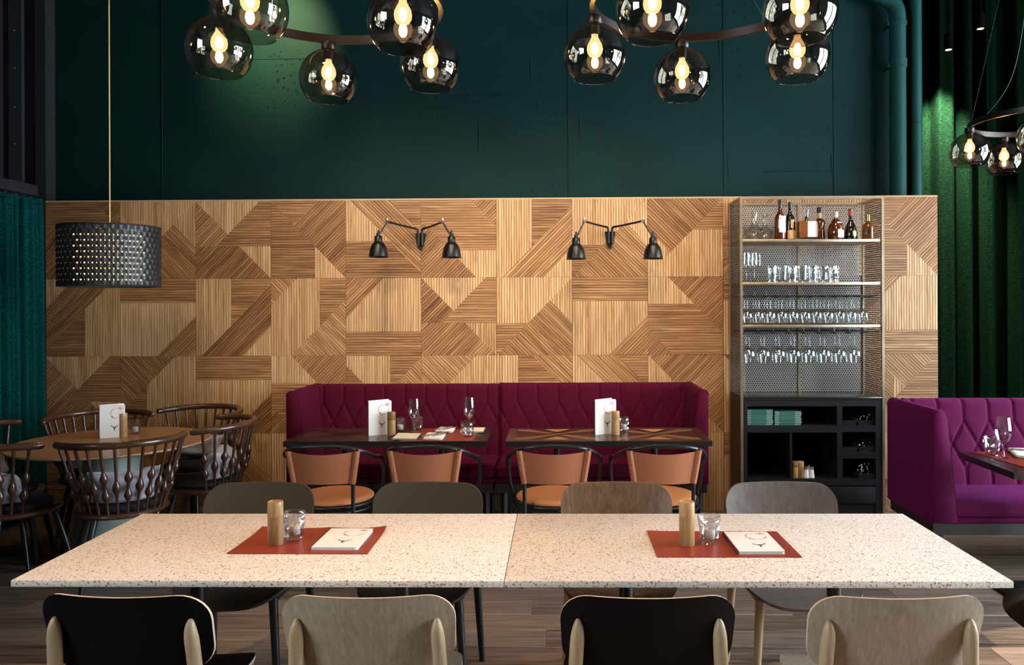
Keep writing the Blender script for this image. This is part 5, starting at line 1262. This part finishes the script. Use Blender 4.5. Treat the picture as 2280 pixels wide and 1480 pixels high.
# ================================================================ TABLEWARE
def mill_proto(h, r):
    root = empty('pepper_mill')
    MB().lathe([(0, 0), (r * 0.97, 0), (r, 0.002), (r, h * 0.655), (r * 0.975, h * 0.66)], 32).build('mill_body', M['mill'], root)
    MB().lathe([(r * 0.93, h * 0.655), (r * 0.93, h * 0.665), (r * 0.985, h * 0.667), (r, h * 0.672), (r, h - 0.003), (r * 0.975, h), (r * 0.9, h), (r * 0.88, h - 0.003), (0, h - 0.003)], 32).build('mill_head', M['mill'], root)
    return root
mp_ = mill_proto(0.155, 0.0275)
def put(proto, px, py, z, label, cat, group=None, rz=0.0):
    p = atz(px, py, z); return inst(proto, (p.x, p.y, z), rz, label, cat, group)
def mat_obj(corners, z, label, curl=()):
    P = [atz(x, y, z) for x, y in corners]; c = sum(P, Vector()) / 4; root = empty('placemat', c, 0, label, 'placemat', 'oxblood leather placemats'); t = 0.0028
    def f(dz):
        def g(u, v):
            q = (P[0] * (1 - u) + P[1] * u) * (1 - v) + (P[3] * (1 - u) + P[2] * u) * v - c; e = 0
            for (cu, cv, hgt) in curl:
                d = math.hypot((u - cu) * 1.4, v - cv); e += hgt * max(0, 1 - d / 0.35) ** 2
            return (q.x, q.y, dz + e)
        return g
    mb = MB().grid(f(t), 24, 14); mb.grid(f(0.0003), 24, 14); n = 25; o = n * 15
    lp = list(range(n)) + [n - 1 + n * j for j in range(1, 15)] + [14 * n + i for i in range(n - 2, -1, -1)] + [n * j for j in range(13, 0, -1)]
    for k in range(len(lp)):
        a, b2 = lp[k], lp[(k + 1) % len(lp)]; mb.f.append((a, b2, b2 + o, a + o)); mb.m.append(0)
    mb.build('leather_sheet', M['mat_red'], root, angle=50); return root
mat_obj([(505, 1233.5), (818, 1234), (861, 1177), (584, 1176.5)], TZ, 'oxblood leather placemat with curled corners on the left terrazzo table', [(0, 1, 0.007), (1, 1, 0.010), (0.55, 1, 0.004), (0, 0, 0.002)])
mat_obj([(1463, 1241), (1786, 1241.5), (1729, 1184), (1440, 1183.5)], TZ, 'oxblood leather placemat on the right terrazzo table', [(0, 1, 0.003)])
# candle tumblers
tum = tumbler_proto(0.098, 0.034, 0.0415, 8, M['crystal'])
def candle_proto():
    root = empty('tealight'); MB().lathe([(0, 0.0), (0.0195, 0.0), (0.0205, 0.002), (0.0195, 0.030), (0.018, 0.032), (0.0, 0.029)], 24).build('wax', M['candle'], root)
    MB().tube([(0, 0, 0.029), (0.001, 0, 0.037)], 0.0011, 6).build('wick', M['ink'], root); return root
cdl = candle_proto()
def candle_glass(px, py, z, where, rz=0.0):
    p = atz(px, py, z); inst(tum, (p.x, p.y, z), rz, 'cut crystal candle tumbler ' + where, 'tumbler', 'crystal tumblers'); inst(cdl, (p.x + 0.002, p.y, z + 0.0162), 0, 'white tealight in the candle tumbler ' + where, 'candle', 'tealights')
# salt shaker
def shaker_proto():
    root = empty('salt_shaker'); MB().lathe([(0, 0), (0.019, 0), (0.020, 0.003), (0.018, 0.02), (0.0150, 0.045), (0.0145, 0.056)], 16).build('shaker_glass', M['salt'], root, angle=20)
    MB().lathe([(0.0155, 0.054), (0.0165, 0.060), (0.0155, 0.070), (0.010, 0.075), (0, 0.076)], 18).build('shaker_cap', M['chrome'], root); return root
shk = shaker_proto()
# menus
def emblem(mb, cx, cy, s, z):
    sk = [(-.13, .12), (.13, .12), (.17, .0), (.09, -.14), (.055, -.42), (0, -.52), (-.055, -.42), (-.09, -.14), (-.17, 0)]
    mb.add([(cx + x * 1.1 * s, cy + y * s, z) for x, y in sk], [tuple(range(9))])
    for sg in (-1, 1):
        for path in ([(.10, .10, .05), (.26, .10, .045), (.42, .20, .04), (.47, .36, .03), (.44, .50, .008)], [(.30, .12, .035), (.33, .26, .03), (.30, .38, .006)], [(.13, .03, .03), (.28, -.02, .02), (.34, -.05, .004)]):
            vs = []
            for i, (x, y, w) in enumerate(path):
                j = min(i + 1, len(path) - 1); k = max(i - 1, 0); d = Vector((path[j][0] - path[k][0], path[j][1] - path[k][1])).normalized()
                vs += [(cx + sg * (x - d.y * w) * s, cy + (y + d.x * w) * s, z), (cx + sg * (x + d.y * w) * s, cy + (y - d.x * w) * s, z)]
            mb.add(vs, [(2 * i, 2 * i + 1, 2 * i + 3, 2 * i + 2) for i in range(len(path) - 1)])
def prints(part, W_, H_, z):
    mb = MB(); emblem(mb, 0.58 * W_, 0.31 * H_, 0.29 * W_, z); mb.build('deer_skull_print', M['ink_grey'], part, smooth=False, fix=False)
    mb = MB(); cx, cy, R = 0.65 * W_, 0.74 * H_, 0.225 * W_
    segs = []
    for k in range(60):
        a = math.radians(48 + 330 * k / 59); w = R * (0.035 + 0.05 * max(0, math.sin(2.3 * a + 1.2)) + (0.16 if 205 < (48 + 330 * k / 59) < 255 else 0) * max(0, math.sin((48 + 330 * k / 59 - 205) / 50 * PI)))
        segs.append((a, w))
    vs = [q for a, w in segs for q in ((cx + (R - w) * math.cos(a), cy + (R - w) * math.sin(a), z), (cx + (R + w * 0.4) * math.cos(a), cy + (R + w * 0.4) * math.sin(a), z))]
    mb.add(vs, [(2 * k, 2 * k + 1, 2 * k + 3, 2 * k + 2) for k in range(59) if k % 13 != 7]); mb.build('wine_ring_print', M['pink'], part, smooth=False, fix=False)
    mb = MB(); px, py = cx + R * 0.72, cy + R * 0.95
    mb.add([(px + R * 0.42 * (1 + 0.25 * math.sin(5 * a)) * math.cos(a), py + R * 0.28 * (1 + 0.3 * math.sin(4 * a + 1)) * math.sin(a), z) for a in [2 * PI * k / 24 for k in range(24)]], [tuple(range(24))]); mb.build('rose_print', M['rose'], part, smooth=False, fix=False)
def rounded(W_, H_, r=0.010, n=5):
    return [(0, 0)] + [(W_ - r + r * math.sin(PI / 2 * k / n), r - r * math.cos(PI / 2 * k / n)) for k in range(n + 1)] + [(W_ - r + r * math.cos(PI / 2 * k / n), H_ - r + r * math.sin(PI / 2 * k / n)) for k in range(n + 1)] + [(0, H_)]
def flat_menu(corners, z, label):
    P = [atz(x, y, z) for x, y in corners]; d = P[1] - P[0]; W_ = 0.5 * (d.length + (P[2] - P[3]).length); H_ = 0.5 * ((P[3] - P[0]).length + (P[2] - P[1]).length); a = math.atan2(d.y, d.x)
    root = empty('menu', (P[0].x, P[0].y, z), a, label, 'menu', 'deer skull menus'); pl = rounded(W_, H_); t = 0.010
    cov = MB().prism(pl, t - 0.0018, t).build('cover', M['paper'], root, smooth=False); prints(cov, W_, H_, t + 0.0003)
    MB().prism(pl, 0.0, 0.0018).build('back_cover', M['paper'], root, smooth=False)
    for k in range(3):
        MB().prism(rounded(W_ - 0.003 - 0.001 * k, H_ - 0.004), 0.0024 + 0.0018 * k, 0.0037 + 0.0018 * k).build('page', M['paper'], root, smooth=False)
    MB().box(-0.0015, 0.004, 0.0, H_, 0.0, t + 0.0002).build('spine', M['spine'], root, smooth=False)
    return root
flat_menu([(690.5, 1224), (793, 1224.5), (826, 1184), (731, 1179.5)], TZ + 0.0032, 'cream menu with deer skull lying on the left placemat')
flat_menu([(1643.5, 1234), (1748.5, 1233.5), (1716, 1191), (1615.5, 1187.5)], TZ + 0.0032, 'cream menu with deer skull lying on the right placemat')
def standing_menu(px0, py0, px1, pytop, z, label, open_=16, yawadd=0.0):
    a = atz(px0, py0, z); b2 = at(px1, py0 - 3, a.y + 0.065); top = at(px0, pytop, a.y); W_ = math.hypot(b2.x - a.x, b2.y - a.y) ; H_ = top.z - z
    root = empty('standing_menu', (a.x, a.y, z), math.atan2(b2.y - a.y, b2.x - a.x) + yawadd, label, 'menu', 'menus standing on the tables')
    for nm, ang, zz, hh in (('front_cover', 0.0, 0.0, H_), ('page', open_ * 0.5, 0.0, H_ * 0.985), ('back_cover', open_, 0.0, H_ * 1.02)):
        o = MB().prism(rounded(W_, hh), -0.0016, 0.0).build(nm, M['paper'], root, (0, 0, 0), smooth=False, rot=(PI / 2, 0, 0))
        o.matrix_basis = Matrix.Rotation(math.radians(ang), 4, 'Z') @ Matrix.Rotation(PI / 2, 4, 'X')
        if nm == 'front_cover': prints(o, W_, hh, 0.0004)
    MB().box(-0.004, 0.0012, -0.002, 0.014, 0, H_).build('spine', M['spine'], root, smooth=False)
    return root

# terrazzo tables
put(mp_, 613.5, 1211, TZ + 0.0031, 'wooden pepper mill on the left placemat', 'pepper mill', 'wooden pepper mills', 0.3)
put(shk, 632, 1194, TZ + 0.0031, 'glass salt shaker hidden behind the mill on the left placemat', 'salt shaker', 'salt shakers')
candle_glass(655, 1197.5, TZ + 0.0031, 'on the left placemat', 0.1)
put(mp_, 1529.5, 1212.5, TZ + 0.0031, 'wooden pepper mill on the right placemat', 'pepper mill', 'wooden pepper mills', 1.4)
candle_glass(1578.5, 1207, TZ + 0.0031, 'on the right placemat', 0.35)
# round table
RZ = 0.7422
standing_menu(221.5, 976, 279, 903, RZ, 'white menu standing on the round table')
put(mp_, 273.5, 971.5, RZ, 'wooden pepper mill on the round table', 'pepper mill', 'wooden pepper mills', 2.0)
candle_glass(300, 965.5, RZ, 'on the round table', 0.2)
# table at the left banquette
BZ = BTZ + 0.0003
standing_menu(820.5, 970, 872, 893.5, BZ, 'white menu standing on the laid table by the left banquette')
put(mp_, 871.5, 969.0, BZ, 'wooden pepper mill beside the menu on the laid table', 'pepper mill', 'wooden pepper mills', 0.9)
candle_glass(890.5, 961, BZ, 'beside the mill on the laid table', 0.0)
mat_obj([(889, 983), (1052, 982), (1072, 954.5), (938, 954.5)], BZ, 'long oxblood leather mat on the laid banquette table')
MZ = BZ + 0.0031
wg = wine_glass_proto(0.225, 0.043, 0.035, 0.142, True, 36)
put(wg, 922.5, 961.5, MZ, 'wine glass beside the candle on the laid table, left of two', 'wine glass', 'wine glasses on the tables')
put(wg, 1045, 958, MZ, 'wine glass at the right end of the laid table', 'wine glass', 'wine glasses on the tables')
tumw = tumbler_proto(0.100, 0.036, 0.0445, 8, M['crystal'])
put(tumw, 929, 957.5, MZ, 'cut crystal water tumbler behind the left wine glass on the laid table', 'tumbler', 'crystal tumblers')
put(tumw, 1041, 971.5, MZ, 'cut crystal water tumbler at the right end of the laid table', 'tumbler', 'crystal tumblers', 0.3)
def notepad(corners, z, label):
    P = [atz(x, y, z) for x, y in corners]; c = sum(P, Vector()) / 4; root = empty('folder', c, 0, label, 'folder', 'cream folders with green edges')
    q = [(p.x - c.x, p.y - c.y) for p in P]
    MB().prism(q, 0.0092, 0.0108).build('cover', M['cream'], root, smooth=False); MB().prism([(x * 0.985, y * 0.985) for x, y in q], 0.0016, 0.0092).build('page_block', M['pages'], root, smooth=False)
    MB().prism(q, 0.0, 0.0016).build('back_cover', M['greenbook'], root, smooth=False)
    e = [q[1], q[2], (q[2][0] - 0.004, q[2][1]), (q[1][0] - 0.004, q[1][1])]
    MB().prism([(x + 0.0012, y) for x, y in e], 0.0, 0.0109).build('spine', M['greenbook'], root, smooth=False)
notepad([(873.5, 979), (928.5, 980), (938.5, 968), (887, 967)], MZ, 'cream folder with green edge at the front of the laid table')
notepad([(1024, 963), (1077, 963.5), (1081, 954.6), (1036, 954.6)], MZ, 'cream folder with green edge at the back right of the laid table')
def napkin(corners, z, label, rot):
    P = [atz(x, y, z) for x, y in corners]; c = sum(P, Vector()) / 4; root = empty('napkin', c, 0, label, 'napkin', 'folded white napkins')
    for lay, (z0, z1) in enumerate(((0.0, 0.008), (0.008, 0.018))):
        def f(u, v, top):
            q = (P[0] * (1 - u) + P[1] * u) * (1 - v) + (P[3] * (1 - u) + P[2] * u) * v - c; k = 1 - 0.05 * (2 * u - 1) ** 8 - 0.05 * (2 * v - 1) ** 8
            e = (max(0, 1 - (2 * u - 1) ** 6) * max(0, 1 - (2 * v - 1) ** 6)) ** 0.4
            return (q.x * k, q.y * k, (z0 + z1) / 2 + (1 if top else -1) * (z1 - z0) / 2 * e)
        mb = MB().grid(lambda u, v: f(u, v, True), 14, 12); mb.grid(lambda u, v: f(u, v, False), 14, 12); mb.build('linen_fold', M['napkin'], root, angle=70)
    return c
def fork_proto():
    root = empty('fork'); t = 0.0016
    MB().tube(smoothpath([(0, -0.085, 0.002), (0, -0.02, 0.003), (0, 0.03, 0.0035), (0, 0.05, 0.003)], 4), [0.0042] * 5 + [0.0028] * 8, 8).build('handle', M['chrome'], root)
    MB().prism([(-0.004, 0.045), (0.004, 0.045), (0.0105, 0.058), (0.0105, 0.070), (-0.0105, 0.070), (-0.0105, 0.058)], 0.002, 0.004).build('fork_head', M['chrome'], root, smooth=False)
    for k in range(4): MB().box(-0.0105 + 0.0062 * k, -0.0105 + 0.0062 * k + 0.0026, 0.070, 0.105, 0.002, 0.0038).build('tine', M['chrome'], root, smooth=False)
    return root
def knife_proto():
    root = empty('knife'); MB().rbox(-0.006, 0.006, -0.095, 0.0, 0.0, 0.006, 0.002, 2).build('handle', M['chrome'], root)
    MB().prism([(-0.005, 0.0), (0.006, 0.0), (0.008, 0.06), (0.004, 0.10), (-0.005, 0.108)], 0.002, 0.0038).build('blade', M['chrome'], root, smooth=False); return root
fk, kn = fork_proto(), knife_proto()
def setting(corners, z, where, rz):
    c = napkin(corners, z, 'folded white napkin ' + where, rz)
    inst(fk, (c.x - 0.022, c.y, z + 0.0182), rz, 'steel fork on the napkin ' + where, 'fork', 'forks on napkins'); inst(kn, (c.x + 0.026, c.y, z + 0.0182), rz, 'steel knife on the napkin ' + where, 'knife', 'knives on napkins')
setting([(939.5, 981), (985, 981.5), (996, 967.5), (951, 966.5)], MZ, 'at the front of the laid table', -0.55)
setting([(966, 964.5), (1008, 965), (1016, 955), (978, 954.6)], MZ, 'at the back of the laid table', -0.55)
# right banquette table
standing_menu(1325, 968, 1372, 891, BZ, 'white menu standing on the bare table by the right banquette')
put(mp_, 1370.5, 967.0, BZ, 'wooden pepper mill on the bare table by the right banquette', 'pepper mill', 'wooden pepper mills', 2.6)
candle_glass(1388, 960.5, BZ, 'on the bare table by the right banquette', 0.3)
# booth table
b0, b1_ = atz(2162, 1005.5, 0.7453), atz(2290, 1046, 0.7453)
mat_obj([(2303, 1047), (2450, 1047), (2330, 1006), (2163, 1006)], 0.7453, 'oxblood leather mat on the booth table')
put(tumw, 2208, 1012, 0.7484, 'cut crystal water tumbler on the booth table', 'tumbler', 'crystal tumblers', 0.5)
put(wg, 2234, 1019.5, 0.7484, 'wine glass on the booth table at the right edge', 'wine glass', 'wine glasses on the tables')
setting([(2262, 1020), (2345, 1022), (2318, 1003), (2238, 1001)], 0.7484, 'on the booth table', 0.75)
# mills and shakers inside the cabinet
zc = sZ(1066.5)
for px, dy, lb in ((1770.5, 0.05, 'wooden pepper mill in the cabinet, left of the pair'), (1783, 0.05, 'wooden pepper mill in the cabinet, beside the salt shakers')):
    p = at(px, 1050, SFY + dy); inst(mp_, (p.x, SFY + dy, zc), random.uniform(0, 6), lb, 'pepper mill', 'wooden pepper mills').scale = (0.8, 0.8, 0.76)
for px, dy, lb in ((1795.5, 0.05, 'glass salt shaker in the cabinet, next to the mills'), (1807.5, 0.05, 'glass salt shaker in the cabinet, farthest from the mills'), (1800, 0.12, 'glass salt shaker in the cabinet, behind the other two')):
    p = at(px, 1050, SFY + dy); inst(shk, (p.x, SFY + dy, zc), 0, lb, 'salt shaker', 'salt shakers').scale = (0.95, 0.95, 1.15)
for o in bpy.data.objects:
    if '_used' in o: del o['_used']
